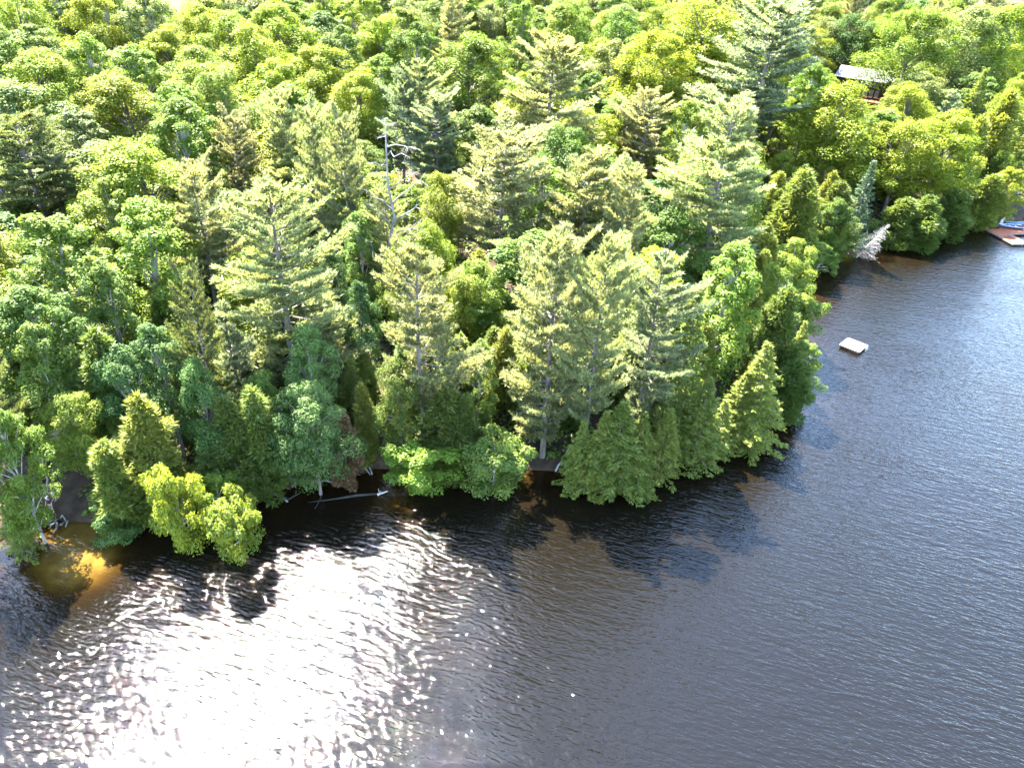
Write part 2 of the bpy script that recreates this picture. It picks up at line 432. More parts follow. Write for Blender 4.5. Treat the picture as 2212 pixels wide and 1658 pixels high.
def pine(seed, h, w, cb=.25, limbs=64, tufts=95, top_round=.5, blade=(.46, .13)):
    r = np.random.default_rng(seed)
    mb = MB()
    bend = r.normal(size=2) * .012
    axis = lambda t: np.array([bend[0] * h * math.sin(t * 3.0), bend[1] * h * math.sin(t * 2.6), t * h])
    ts = np.linspace(0, .985, 9)
    mb.tube([axis(t) for t in ts], [.0135 * h * (1 - .93 * t) + .012 for t in ts], 7)
    PP, DD, TT = [], [], []
    whorls = max(6, limbs // 5); pa = r.uniform(0, 6.28, 3)
    for i in range(limbs):
        wh = i // 5
        s = (wh + r.uniform(-.75, .75)) / whorls
        s = min(max(s, 0), .985)
        t = cb + (1 - cb) * s
        a = 2.39996 * i + r.normal() * .4
        prof = math.sin(math.pi * (s * .80 + .16)) ** .62 * (1 - .12 * s) if top_round > .4 else (1 - s) ** .75 * min(1, (s + .25) / .35)
        if s < .12: prof *= .75
        prof *= (1 + .26 * math.sin(a + pa[0] + 3 * s) + .18 * math.sin(2 * a + pa[1] - 5 * s)) * (1 + .16 * math.sin(17 * s + pa[2]))
        L = max(.35, w / 2 * prof * r.choice([r.uniform(.45, .75), r.uniform(.75, 1.15)], p=[.35, .65]))
        rise = -.06 + 1.15 * s ** 2.0 + r.normal() * .07
        dh = np.array([math.cos(a), math.sin(a), 0])
        side = np.array([-dh[1], dh[0], 0])
        p0 = axis(t)
        q = lambda u: p0 + dh * L * u + np.array([0, 0, L * (rise * u + .22 * u * u - .16 * math.sin(math.pi * u) * (1 - s))])
        mb.tube([q(u) for u in (0, .35, .7, .97)], [.016 * L + .025, .012 * L + .016, .008 * L + .01, .006], 4, False)
        n = int(tufts * (L / (w / 2)) ** 1.25 * r.uniform(.8, 1.2)) + 10
        u = r.uniform(.30, 1.02, n) ** .85
        sd = r.normal(size=n) * (.30 * L * np.clip(1.08 - u, .08, 1) ** .8 + .10)
        # gather the tufts into lumps along the limb
        k = max(2, int(L * 1.7)); cent = r.uniform(.35, 1.0, k); cs = r.normal(size=k) * .30 * L * np.clip(1.1 - cent, .1, 1)
        j = r.integers(0, k, n); mixk = r.random(n) < .72
        u = np.where(mixk, cent[j] + r.normal(size=n) * .11, u); sd = np.where(mixk, cs[j] + r.normal(size=n) * .26, sd)
        u = np.clip(u, .22, 1.05)
        base = np.stack([q(x) for x in u]) + side * sd[:, None] + np.array([0, 0, 1]) * (r.random(n)[:, None] * .34 - .05 - .12 * (sd[:, None] / L) ** 2)
        out = dh * .55 + side * np.sign(sd)[:, None] * .35 + np.array([0, 0, .75 + .3 * s])
        nb = 5
        B = np.repeat(base, nb, 0)
        D = unit(np.repeat(out, nb, 0) + r.normal(size=(n * nb, 3)) * .50)
        PP.append(B); DD.append(D)
        TT.append(np.clip(np.repeat(.35 * r.random() + .35 * r.random(n), nb) + .3 * r.random(n * nb), 0, 1))
    tip = axis(.97)
    n = 60
    PP.append(tip + r.normal(size=(n, 3)) * np.array([.18, .18, .4])); DD.append(unit(r.normal(size=(n, 3)) * .35 + np.array([0, 0, 1]))); TT.append(r.random(n))
    P, D, T = np.concatenate(PP), np.concatenate(DD), np.concatenate(TT)
    V, F = blades(P, D, blade[0], blade[1], r)
    return mb, V, F, T

def conifer(seed, h, w, limbs=150, cb=.06, droop=.25, sprays=48, blade=(.34, .15), tip_up=.0, irregular=.25, power=.85):
    """hemlock / spruce / fir: conical, layered drooping sprays"""
    r = np.random.default_rng(seed)
    mb = MB()
    axis = lambda t: np.array([.01 * h * math.sin(3 * t + seed), .01 * h * math.cos(2 * t + seed), t * h])
    ts = np.linspace(0, .98, 7)
    mb.tube([axis(t) for t in ts], [.013 * h * (1 - .92 * t) + .012 for t in ts], 6)
    PP, DD, TT = [], [], []
    for i in range(limbs):
        s = ((i + r.random()) / limbs) ** .9
        t = cb + (1 - cb) * s * .985
        a = 2.39996 * i + r.normal() * .3
        L = max(.18, w / 2 * (1 - s) ** power * r.uniform(1 - irregular, 1 + irregular))
        dh = np.array([math.cos(a), math.sin(a), 0]); side = np.array([-dh[1], dh[0], 0])
        p0 = axis(t)
        q = lambda u: p0 + dh * L * u + np.array([0, 0, L * (.12 * u + (.25 * s) * u - droop * u * u + tip_up * u ** 3)])
        if i % 2 == 0: mb.tube([q(u) for u in (0, .5, .95)], [.012 * L + .018, .008 * L + .01, .005], 3, False)
        n = int(sprays * (L / (w / 2)) ** 1.1) + 8
        u = r.uniform(.15, 1.03, n) ** .75
        sd = r.uniform(-1, 1, n) * .42 * L * np.clip(1.1 - u, .06, 1)
        base = np.stack([q(x) for x in u]) + side * sd[:, None] + r.normal(size=(n, 3)) * .05 - np.array([0, 0, 1]) * (np.abs(sd) * .3)[:, None]
        D = dh * .8 + side * np.sign(sd)[:, None] * .7 + np.array([0, 0, -droop * 1.2 + .25])
        nb = 2
        B = np.repeat(base, nb, 0); D = unit(np.repeat(D, nb, 0) + r.normal(size=(n * nb, 3)) * .38)
        PP.append(B); DD.append(D); TT.append(np.clip(.3 * r.random() + .2 * np.repeat(u, nb) + .5 * r.random(n * nb), 0, 1))
    P, D, T = np.concatenate(PP), np.concatenate(DD), np.concatenate(TT)
    V, F = blades(P, D, blade[0], blade[1], r)
    return mb, V, F, T

def cedar(seed, h, w, n=9000, cb=.03, lobes=54, blade=(.44, .17)):
    """dense columnar cone of upright flat sprays"""
    r = np.random.default_rng(seed)
    mb = MB()
    axis = lambda t: np.array([.012 * h * math.sin(3 * t + seed), .012 * h * math.cos(2 * t + seed), t * h])
    ts = np.linspace(0, .97, 6)
    mb.tube([axis(t) for t in ts], [.014 * h * (1 - .92 * t) + .012 for t in ts], 6)
    C, CR = [], []
    ph = r.uniform(0, 6.28, 4)
    for i in range(lobes):
        s = ((i + r.random()) / lobes)
        a = 2.39996 * i + r.normal() * .5
        out = 1 + .22 * math.sin(2 * a + ph[0]) + .20 * math.sin(11 * s + ph[1] + a) + .12 * math.sin(3 * a + ph[2])
        rad = w / 2 * ((1 - s) ** .56) * min(1, .66 + s * 2) * out * r.uniform(.35, 1.05)
        c = axis(cb + (1 - cb) * s); c = c + np.array([rad * math.cos(a), rad * math.sin(a), 0]); C.append(c); CR.append(w * r.uniform(.8, 1.25) * (.155 * (1 - s) ** .5 + .035))
        if i % 3 == 0: mb.tube([axis(max(.02, (cb + (1 - cb) * s) - .06)), c], [.03, .012], 3, False)
    C, CR = np.array(C), np.array(CR)
    pw = CR ** 1.6; pw /= pw.sum()
    ci = r.choice(lobes, n, p=pw)
    d = unit(r.normal(size=(n, 3)))
    P = C[ci] + d * (CR[ci] * r.uniform(.45, 1, n) ** .6)[:, None] * np.array([1, 1, 1.5])
    rad = P.copy(); rad[:, 2] = 0
    D = unit(unit(rad) * .7 + np.array([0, 0, .35]) + d * .5 + r.normal(size=(n, 3)) * .4)
    T = np.clip(.35 * r.random(lobes)[ci] + .65 * r.random(n), 0, 1)
    V, F = blades(P, D, blade[0], blade[1], r)
    return mb, V, F, T

PROTO = {}
def proto(kind, variant, gen, h, w, mat, bark=BARK):
    mb, V, F, T = gen
    cm = mesh_np(kind + "_crown", V, F, T, mat)
    tm = bpy.data.meshes.new(kind + "_trunk"); tm.from_pydata(mb.v, [], mb.f); tm.update(); tm.materials.append(bark)
    PROTO.setdefault(kind, []).append((tm, cm, h, w, float(V[:, 2].max())))

for i in range(5):
    proto('white_pine', i, pine(100 + i, 26, 9.5, [.16, .24, .12, .34, .20][i], [92, 82, 98, 78, 88][i], 235), 26, 9.5, NEEDLE['pine'])
for i in range(2):
    proto('young_pine', i, pine(120 + i, 14, 5.6, .08, 64, 120, .3, (.38, .10)), 14, 5.6, NEEDLE['cool'])
for i in range(5):
    proto('maple_tree', i, broadleaf(200 + i, 17, 9.5, [.25, .2, .3, .22, .26][i], 76, 400, .23, peak=[.34, .40, .32, .44, .36][i], flat=.85, tall_pow=1.8), 17, 9.5, LEAF['bright'])
for i in range(3):
    proto('birch_tree', i, broadleaf(230 + i, 17, 7.0,   .14, 84, 340, .21, (.11, .17), .42, .9, tall_pow=1.9), 17, 7.0, LEAF['mid'], BARK_PALE)
for i in range(3):
    proto('cedar_tree', i, cedar(300 + i, 11, 4.6, 12000), 11, 4.6, NEEDLE['cedar'])
for i in range(2):
    proto('hemlock_tree', i, conifer(330 + i, 13, 6.4, 150, .05, .28, 60), 13, 6.4, NEEDLE['hemlock'])
for i in range(2):
    proto('spruce_tree', i, conifer(350 + i, 13, 5.2, 150, .04, .10, 52, (.30, .11), .12, .18, .95), 13, 5.2, NEEDLE['fir'])
proto('fir_tree', 0, conifer(370, 9, 2.0, 120, .05, .08, 26, (.22, .09), .1, .12, 1.0), 9, 2.0, NEEDLE['fir'])
for i in range(3):
    proto('leafy_shrub', i, broadleaf(400 + i, 5, 5.5, .05, 40, 420, .17, (.10, .17), .35, .7), 5, 5.5, LEAF['bright'], BARK_PALE)

for i in range(3):
    proto('leaning_shrub', i, broadleaf(420 + i, 5, 5.5, .08, 42, 420, .17, (.10, .17), .40, .75, lean=.45), 5, 5.5, LEAF['bright'], BARK_PALE)

CAT = {'leaning_shrub': 'shrub', 'white_pine': 'pine tree', 'young_pine': 'pine tree', 'maple_tree': 'maple tree', 'birch_tree': 'birch tree', 'cedar_tree': 'cedar tree',
       'hemlock_tree': 'hemlock tree', 'spruce_tree': 'spruce tree', 'fir_tree': 'fir tree', 'leafy_shrub': 'shrub'}
TREES = []          # (x, y, z, height, crown radius, u, v top, width px, kind)

def plant(kind, x, y, h, w, mat, label, group, variant=None, rz=None, lean=(0, 0), z=None):
    """copies one tree shape and its parts"""
    ps = PROTO[kind]
    tm, cm, ph, pw, top = ps[(random.randrange(len(ps)) if variant is None else variant) % len(ps)]
    z = gz(x, y) - .08 if z is None else z
    t = empty(kind, (x, y, z), random.uniform(0, 6.28) if rz is None else rz)
    q = random.uniform(.86, 1.14)
    t.scale = (w / pw * q, w / pw / q, h / top)
    t.rotation_euler[0], t.rotation_euler[1] = lean
    obj("trunk", tm, t)
    c = obj("crown", cm, t)
    if mat is not None:
        c.material_slots[0].link = 'OBJECT'; c.material_slots[0].material = mat
    tag(t, label, CAT[kind], group)
    u, v, d = project((x, y, z + h))
    TREES.append((x, y, z, h, w / 2, u, v, w / d * FOCAL, kind))
    return t

def solve(u, v, base_v):
    """the spot whose vertical runs from the top pixel down to the picture row base_v"""
    d = ray(u, v); lo, hi = 20.0, 420.0
    f = lambda t: (d * t + np.array([0, 0, CAM_H]))
    for _ in range(34):
        mid = (lo + hi) / 2
        p = f(mid); g = max(gz(p[0], p[1]), 0)
        if p[2] <= g: hi = mid; continue
        if project((p[0], p[1], g))[1] > base_v: lo = mid
        else: hi = mid
    p = f(lo); g = max(gz(p[0], p[1]), 0)
    return p, g

GRP = {'leaning_shrub': 'leafy shrubs over the water', 'white_pine': 'tall white pines of the shore wood', 'young_pine': 'young pines of the shore wood', 'maple_tree': 'maples of the shore wood', 'birch_tree': 'birches of the shore wood',
       'cedar_tree': 'cedars along the shore', 'hemlock_tree': 'hemlocks along the shore', 'spruce_tree': 'dark spruces by the bay', 'fir_tree': 'slim firs by the water', 'leafy_shrub': 'leafy shrubs over the water'}
MATS = {**LEAF, **NEEDLE}

# kind, top u, top v, base v, crown width px, material, label    (pixels of a 2212 px wide picture, turned into places on the ground)
HAND = [
 ('white_pine', 575, 358, 880, 285, 'pine', 'broad pale pine with thick grey trunk, largest crown of the front wood', 0),
 ('white_pine', 905, 505, 975, 225, 'pine', 'bushy round-topped pale pine standing behind the overhanging bright shrub at mid shore', 1),
 ('white_pine', 1100, 252, 640, 240, 'warm', 'tall creamy pine with twin bare trunks showing under its crown', 3),
 ('white_pine', 1215, 470, 985, 235, 'pine', 'pale drooping pine above the white fallen log on the bank', 2),
 ('white_pine', 1320, 485, 985, 200, 'pine', 'slim pine close beside the pale drooping one, right of it', 1),
 ('white_pine', 1440, 530, 955, 185, 'cool', 'silvery slim pine behind the bright yellowish hemlock', 4),
 ('white_pine', 1600, 192, 640, 255, 'pine', 'huge pale pine in the middle of the point, in front of the leaning pine', 2),
 ('white_pine', 1205, 55, 430, 215, 'warm', 'tall cream-green pine with wide spreading arms, behind the twin-trunk pine', 0),
 ('white_pine', 1705, -25, 370, 260, 'cool', 'leaning grey-green pine left of the cottage roof', 3),
 ('white_pine', 1410, 182, 430, 135, 'warm', 'small rounded creamy pine before the dark gap in the wood', 4),
 ('white_pine', 1285, 305, 640, 190, 'pine', 'light pine filling the space between the twin-trunk pine and the huge pine', 1),
 ('white_pine', 1375, 335, 690, 130, 'warm', 'narrow warm-toned pine directly left of the huge pine', 0),
 ('white_pine', 905, 118, 400, 120, 'pine', 'greyish pine of a close pair far behind the bare snag', 4),
 ('white_pine', 862, 140, 400, 105, 'cool', 'slightly shorter pine of the close pair far behind the bare snag', 1),
 ('white_pine', 948, 188, 440, 140, 'cool', 'cool-toned pine just right of the bare snag, with level arms', 2),
 ('white_pine', 738, 222, 640, 115, 'warm', 'thin tall pine with long bare trunk, nearest pine left of the bare snag', 3),
 ('white_pine', 668, 200, 600, 120, 'pine', 'thin pine with dark straight trunk behind the broad pale pine', 3),
 ('white_pine', 600, 182, 520, 135, 'pine', 'pine with feathery top behind and above the broad pale pine', 4),
 ('white_pine', 500, 225, 520, 125, 'warm', 'wispy pine with visible dark stem behind the bright aspen clump', 3),
 ('white_pine', 395, 315, 720, 160, 'warm', 'open pine with branched stem just behind the bright rounded birch', 3),
 ('white_pine', 15, 225, 560, 230, 'shade', 'dull olive pine with dark trunk at the edge of the wood, cut by the frame', 0),
 ('white_pine', 110, 320, 560, 130, 'warm', 'creamy low pine beside the dull olive pine', 2),
 ('young_pine', 480, 640, 930, 150, 'cool', 'bluish young pine in front of the broad pale pine', 0),
 ('white_pine', 828, 395, 690, 100, 'pine', 'narrow pale pine growing at the foot of the bare snag', 1),
 ('white_pine', 402, 560, 990, 120, 'shade', 'shaded pine with bare lower trunk in the dark gap near the water', 3),
 ('young_pine', 2068, 285, 440, 80, 'cool', 'bluish young pine between the twin maples and the round bright bush', 1),
 ('young_pine', 2062, 190, 330, 80, 'cool', 'soft blue-green young pine beside the pointed spruce', 0),
 ('spruce_tree', 2135, 145, 330, 90, 'hemlock', 'pointed bright-edged spruce behind the far shore maples', 0),
 ('spruce_tree', 1888, 345, 555, 95, 'fir', 'dark blue spruce above the white fallen conifer', 1),
 ('cedar_tree', 285, 842, 1105, 150, 'cedar', 'sunlit olive cedar beside the leaning dead trunk', 0),
 ('cedar_tree', 215, 945, 1140, 125, 'cedar', 'low olive cedar at the water, in front of the leaning dead trunk', 1),
 ('cedar_tree', 1748, 358, 560, 115, 'cedar', 'olive cedar at the head of the bay, the tallest cedar there', 2),
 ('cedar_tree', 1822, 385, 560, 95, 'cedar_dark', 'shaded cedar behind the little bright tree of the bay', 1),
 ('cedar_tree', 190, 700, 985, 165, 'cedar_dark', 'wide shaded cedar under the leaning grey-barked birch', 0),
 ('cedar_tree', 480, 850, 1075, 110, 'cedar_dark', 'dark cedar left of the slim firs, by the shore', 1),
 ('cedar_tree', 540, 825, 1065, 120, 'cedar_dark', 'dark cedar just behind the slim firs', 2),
 ('birch_tree', 655, 695, 960, 125, 'blue', 'dense dark green birch in front of the bare trunk of the broad pale pine', 0),
 ('maple_tree', 662, 830, 1068, 150, 'blue', 'cool green maple with silvery leaves right of the slim firs', 1),
 ('cedar_tree', 782, 822, 990, 65, 'cedar', 'light cedar sapling at the edge of the small cove', 0),
 ('cedar_tree', 735, 885, 1045, 75, 'rust', 'brownish thin cedar at the back of the small cove', 1),
 ('cedar_tree', 965, 830, 1025, 135, 'cedar_dark', 'dull cedar between the two overhanging shrubs', 2),
 ('hemlock_tree', 1315, 885, 1055, 125, 'hemlock', 'drooping hemlock at the water right of the white fallen log', 0),
 ('hemlock_tree', 1395, 890, 1050, 120, 'hemlock', 'drooping hemlock whose tips touch the water, below the silvery pine', 1),
 ('hemlock_tree', 1662, 738, 965, 155, 'hemlock', 'bright pointed hemlock at the tip of the point', 0),
 ('hemlock_tree', 1515, 620, 965, 170, 'hemlock', 'bright yellowish hemlock in front of the upright birch', 1),
 ('hemlock_tree', 1570, 860, 985, 95, 'hemlock', 'short hemlock skirt over the water beside the pointed one', 1),
 ('birch_tree', 1592, 520, 830, 165, 'bright', 'upright bright birch with jagged top near the tip of the point', 1),
 ('birch_tree', 1728, 515, 740, 125, 'bright', 'sunlit birch leaning out over the bay from the point', 2),
 ('birch_tree', 1748, 735, 890, 85, 'mid', 'small birch hanging over the lake facing the swim raft', 0),
 ('cedar_tree', 1705, 610, 850, 125, 'cedar_dark', 'dark cedar behind the pointed hemlock, at the tip of the point', 1),
 ('cedar_tree', 1728, 770, 905, 95, 'cedar_dark', 'low dark cedar at the very tip of the point', 2),
 ('fir_tree', 574, 868, 1045, 38, 'fir', 'slim dark fir spire, left one of the two at the shore', 0),
 ('fir_tree', 602, 872, 1048, 38, 'fir', 'slim dark fir spire, right one of the two at the shore', 0),
 ('maple_tree', 1822, 170, 430, 205, 'yellow', 'great yellow-green maple just below the cottage', 0),
 ('maple_tree', 1975, 255, 460, 185, 'yellow', 'rounded yellow-green maple of the bay shore, nearer of the twin maples', 1),
 ('maple_tree', 2070, 235, 450, 175, 'yellow', 'yellow-green maple with flat top, farther of the twin maples', 3),
 ('maple_tree', 2000, 12, 265, 165, 'bright', 'large bright maple right beside the cottage roof', 2),
 ('maple_tree', 2110, 5, 260, 170, 'pale', 'pale topped maple in the upper right part of the wood', 4),
 ('maple_tree', 1852, 30, 190, 110, 'dark', 'dark shaded maple directly behind the cottage roof', 1),
 ('maple_tree', 2195, 0, 260, 150, 'bright', 'bright maple in the upper right corner', 0),
 ('cedar_tree', 2195, 188, 410, 105, 'cedar', 'olive cedar at the right frame edge above the dock', 0),
 ('cedar_tree', 2125, 245, 420, 85, 'cedar', 'olive cedar right of the flat-topped maple', 1),
 ('leafy_shrub', 2115, 328, 440, 66, 'yellow', 'round bright bush between cedars above the dock', 0),
 ('cedar_tree', 2152, 372, 490, 85, 'cedar', 'cedar directly behind the dock with the boats', 2),
 ('birch_tree', 2192, 360, 488, 85, 'yellow', 'small yellow-green birch right behind the dock', 0),
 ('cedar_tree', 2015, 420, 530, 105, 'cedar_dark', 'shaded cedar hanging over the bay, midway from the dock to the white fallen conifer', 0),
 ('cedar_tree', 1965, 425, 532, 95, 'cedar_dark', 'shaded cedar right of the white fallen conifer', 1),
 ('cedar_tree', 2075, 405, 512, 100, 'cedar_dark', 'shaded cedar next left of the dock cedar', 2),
 ('birch_tree', 1812, 425, 575, 72, 'mid', 'slim green tree behind the little bright tree of the bay', 1),
 ('birch_tree', 1805, 475, 572, 78, 'bright', 'little bright tree at the inner end of the bay', 2),
 ('maple_tree', 1430, 62, 300, 190, 'yellow', 'big yellow-green maple above the small rounded creamy pine', 0),
 ('maple_tree', 1530, 0, 240, 185, 'yellow', 'yellow-green maple at the upper edge beside the leaning pine', 1),
 ('maple_tree', 1015, 65, 285, 175, 'bright', 'big bright maple behind the arms of the wide-armed pine', 2),
 ('maple_tree', 1062, 2, 150, 95, 'pale', 'perfectly round pale crown near the upper edge', 4),
 ('birch_tree', 1225, 8, 260, 130, 'bright', 'poplar-like bright birch directly above the wide-armed pine', 1),
 ('birch_tree', 1130, 0, 210, 90, 'mid', 'narrow birch between the round pale crown and the wide-armed pine', 0),
 ('maple_tree', 775, 145, 330, 120, 'yellow', 'fan-shaped yellow-green maple above the thin tall pines', 3),
 ('maple_tree', 955, 368, 590, 120, 'yellow', 'yellow maple seen through the arms of the bare snag', 0),
 ('maple_tree', 985, 585, 800, 110, 'yellow', 'yellow-green maple between the bushy pine and the twin-trunk pine', 2),
 ('birch_tree', 85, 455, 830, 230, 'bright', 'big bright birch with leaning grey trunk near the frame edge', 0),
 ('birch_tree', 290, 425, 760, 215, 'bright', 'bright rounded birch filling the gap before the open pine', 1),
 ('birch_tree', 225, 385, 640, 140, 'bright', 'bright birch peeping out behind the two big ones', 2),
 ('birch_tree', 40, 620, 950, 190, 'mid', 'green birch lower down the slope by the frame edge', 1),
 ('birch_tree', 325, 695, 985, 135, 'dark', 'shaded birch right of the sunlit clearing', 2),
 ('maple_tree', 145, 845, 1045, 135, 'bright', 'bright maple behind the leaning dead trunk', 1),
 ('birch_tree', -25, 880, 1172, 135, 'bright', 'leafy birch with sunlit top at the left frame edge by the water', 1),
 ('hemlock_tree', -5, 1040, 1190, 95, 'hemlock', 'low hemlock at the water in the left frame edge', 0),
 ('leaning_shrub', 345, 1012, 1200, 150, 'yellow', 'bright bush bending over the water, the taller of the two at left', 0),
 ('leaning_shrub', 482, 1075, 1222, 145, 'yellow', 'bright bush farthest out over the water', 1),
 ('leafy_shrub', 460, 1025, 1125, 105, 'bright', 'small bush on the bank behind the farthest-out bush', 2),
 ('leaning_shrub', 905, 965, 1070, 160, 'bright', 'bright shrub over the water beside the small cove', 0),
 ('leaning_shrub', 1080, 935, 1082, 165, 'mid', 'round green shrub dipping into the water below the pale drooping pine', 1),
 ('leaning_shrub', 1482, 868, 990, 100, 'pale', 'pale silvery shrub between two hemlocks on the shore', 2),
 ('leafy_shrub', 232, 1068, 1150, 120, 'dark', 'dark low bush at the edge of the amber shallows', 2),
 ('leafy_shrub', 82, 1092, 1128, 32, 'mid', 'tiny round bush near the two people on the bank', 0),
 ('leaning_shrub', 662, 975, 1066, 120, 'mid', 'green shrub trailing in the water left of the small cove', 1),
 ('hemlock_tree', 1352, 865, 1058, 165, 'hemlock', 'broad drooping hemlock between the two at the water below the slim pine', 0),
 ('hemlock_tree', 1448, 880, 1030, 120, 'hemlock', 'low hemlock half hidden behind the pale silvery shrub', 1),
 ('hemlock_tree', 1535, 815, 1000, 140, 'hemlock', 'hemlock with sunlit tips just left of the short hemlock skirt', 0),
 ('hemlock_tree', 1622, 800, 965, 120, 'hemlock', 'shaded hemlock tucked behind the pointed one', 1),
 ('hemlock_tree', 1262, 905, 1048, 105, 'hemlock', 'hemlock directly behind the upper end of the white fallen log', 1),
 ('cedar_tree', 1005, 845, 1030, 95, 'cedar_dark', 'dull slim cedar behind the round green shrub', 1),
 ('birch_tree', 62, 690, 985, 140, 'mid', 'green birch on the bank above the people', 0),
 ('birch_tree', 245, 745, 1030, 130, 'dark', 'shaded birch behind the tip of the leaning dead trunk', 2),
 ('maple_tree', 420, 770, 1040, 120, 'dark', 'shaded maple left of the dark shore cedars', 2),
 ('hemlock_tree', 430, 905, 1075, 100, 'cedar_dark', 'dim hemlock in the dark gap behind the small bush on the bank', 0),
 ('maple_tree', 860, 770, 985, 105, 'mid', 'green maple sapling at the left foot of the bushy pine', 4),
 ('maple_tree', 872, 505, 770, 100, 'bright', 'bright maple low behind the bushy pine, below the bare snag', 1),
 ('maple_tree', 935, 470, 720, 115, 'yellow', 'yellow-green maple low on the slope between the bare snag and the bushy pine', 2),
 ('birch_tree', 775, 455, 700, 95, 'mid', 'green birch at the foot of the slope just left of the bare snag', 1),
 ('birch_tree', 700, 520, 770, 90, 'dark', 'shaded birch under the thin tall pines', 0),
 ('maple_tree', 1040, 560, 780, 120, 'bright', 'bright maple in front of the twin bare trunks', 4),
 ('birch_tree', 205, 560, 860, 130, 'mid', 'green birch behind the leaning grey trunk with curved limbs', 2),
 ('leaning_shrub', 1752, 655, 765, 95, 'mid', 'green shrub hanging over the lake on the far flank of the point', 0),
 ('cedar_tree', 1738, 560, 715, 90, 'cedar_dark', 'dark cedar under the sunlit leaning birch on the flank of the point', 1),
 ('leafy_shrub', 1782, 522, 590, 70, 'mid', 'dense shrub in the inner corner of the bay', 1),
 ('hemlock_tree', 1742, 690, 840, 85, 'hemlock', 'hemlock with drooping tips facing the swim raft', 1),
 ('maple_tree', 560, 800, 985, 110, 'mid', 'green maple sapling below the broad pale pine', 3),
 ('birch_tree', 770, 600, 860, 90, 'dark', 'deep green birch in the shade between the two biggest front pines', 0),
 ('hemlock_tree', 755, 760, 930, 90, 'hemlock', 'leafy hemlock in the shade behind the small cove', 1),
 ('birch_tree', 1035, 730, 945, 90, 'mid', 'thin green birch between the bushy pine and the pale drooping pine', 2),
]
HAND_INFO = []
for kind, u, v, bv, wpx, mat, label, var in HAND:
    p, g = solve(u, v, bv)
    h = p[2] - g + .08
    dd = project(p)[2]
    w = wpx * dd / FOCAL
    if kind == 'leaning_shrub':
        plant(kind, p[0] - .45, p[1] + 1.9, h, w, MATS[mat], label, GRP[kind], var, math.radians(-75), (0, 0), max(gz(p[0] - .45, p[1] + 1.9), .05) - .1)
    else: plant(kind, p[0], p[1], h, w, MATS[mat], label, GRP[kind], var, None, (0, 0), g - .08)
    HAND_INFO.append((u, v, label))
    if not (3 < h < 34): print("HEIGHT", kind, u, v, round(h, 1), 'w', round(w, 1))
# tall trees at the frame edge, whose shade lies on the water below
plant('white_pine', -41.8, 45.2, 22, 5.2, MATS['shade'], 'dull tall pine at the left frame edge, standing at the water behind the leafy birch', GRP['white_pine'], 3)
plant('white_pine', -45.5, 42.0, 21, 6.5, MATS['shade'], 'dull pine cut by the left frame edge, closest to the water', GRP['white_pine'], 1)
N_HAND = len(TREES)
# ------------------------------------------------------------------ the rest of the wood
PROTECT = [(1825, 120, 1922, 210), (95, 1030, 140, 1110), (2110, 470, 2212, 530), (1800, 725, 1880, 765), (818, 250, 850, 330), (1875, 480, 1930, 560)]
LAND = [(830, 250, 'the bare snag'), (1065, 40, 'the round pale crown'), (1870, 165, 'the cottage'), (575, 365, 'the broad pale pine'), (1100, 255, 'the twin-trunk pine'),
        (1205, 60, 'the wide-armed pine'), (1600, 195, 'the huge pine'), (1705, 0, 'the leaning pine'), (1430, 65, 'the big yellow-green maple'), (500, 225, 'the wispy pine'),
        (395, 315, 'the open pine'), (15, 225, 'the dull olive pine'), (290, 425, 'the bright rounded birch'), (1845, 170, 'the great maple below the cottage'), (1975, 255, 'the twin maples'),
        (2110, 10, 'the pale topped maple'), (2150, 485, 'the dock'), (905, 505, 'the bushy pine'), (1320, 485, 'the slim pine'), (1592, 520, 'the upright birch'), (1410, 182, 'the small creamy pine'),
        (1015, 65, 'the big bright maple'), (775, 145, 'the fan-shaped maple'), (0, 0, 'the upper left corner'), (260, 0, 'the upper edge a ninth along'), (500, 0, 'the upper edge a quarter across'),
        (740, 0, 'the upper edge a third across'), (1350, 0, 'the upper edge three fifths across'), (2212, 0, 'the upper right corner'), (0, 110, 'the frame edge by the upper left corner'),
        (110, 320, 'the creamy low pine'), (668, 200, 'the dark-stemmed thin pine'), (948, 188, 'the cool-toned pine by the snag'), (1748, 360, 'the head of the bay'), (300, 200, 'the wood above the open pine'), (1888, 350, 'the dark blue spruce')]
WORDS = {'white_pine': 'pine', 'maple_tree': 'maple', 'birch_tree': 'birch', 'cedar_tree': 'cedar', 'young_pine': 'young pine', 'hemlock_tree': 'hemlock', 'spruce_tree': 'spruce'}
TONE = {'yellow': 'yellow-green', 'bright': 'bright green', 'mid': 'mid-green', 'pale': 'pale green', 'dark': 'dark green', 'blue': 'cool green', 'pine': 'pale', 'warm': 'creamy', 'cool': 'bluish', 'shade': 'dull olive',
        'cedar': 'olive', 'cedar_dark': 'shaded', 'hemlock': 'bright-tipped', 'fir': 'dark blue'}
FILL = []
cand = []
rf = np.random.default_rng(21)
for _ in range(9000):
    y = rf.uniform(46, 262); x = rf.uniform(-.84 * y - 12, .74 * y + 12)
    cand.append((x, y))
cand = np.array(cand)
cand = cand[np.argsort(cand[:, 1] + rf.uniform(0, 12, len(cand)))]
sd_all = shore_dist(cand[:, 0], cand[:, 1]); gz_all = ground(cand[:, 0], cand[:, 1])
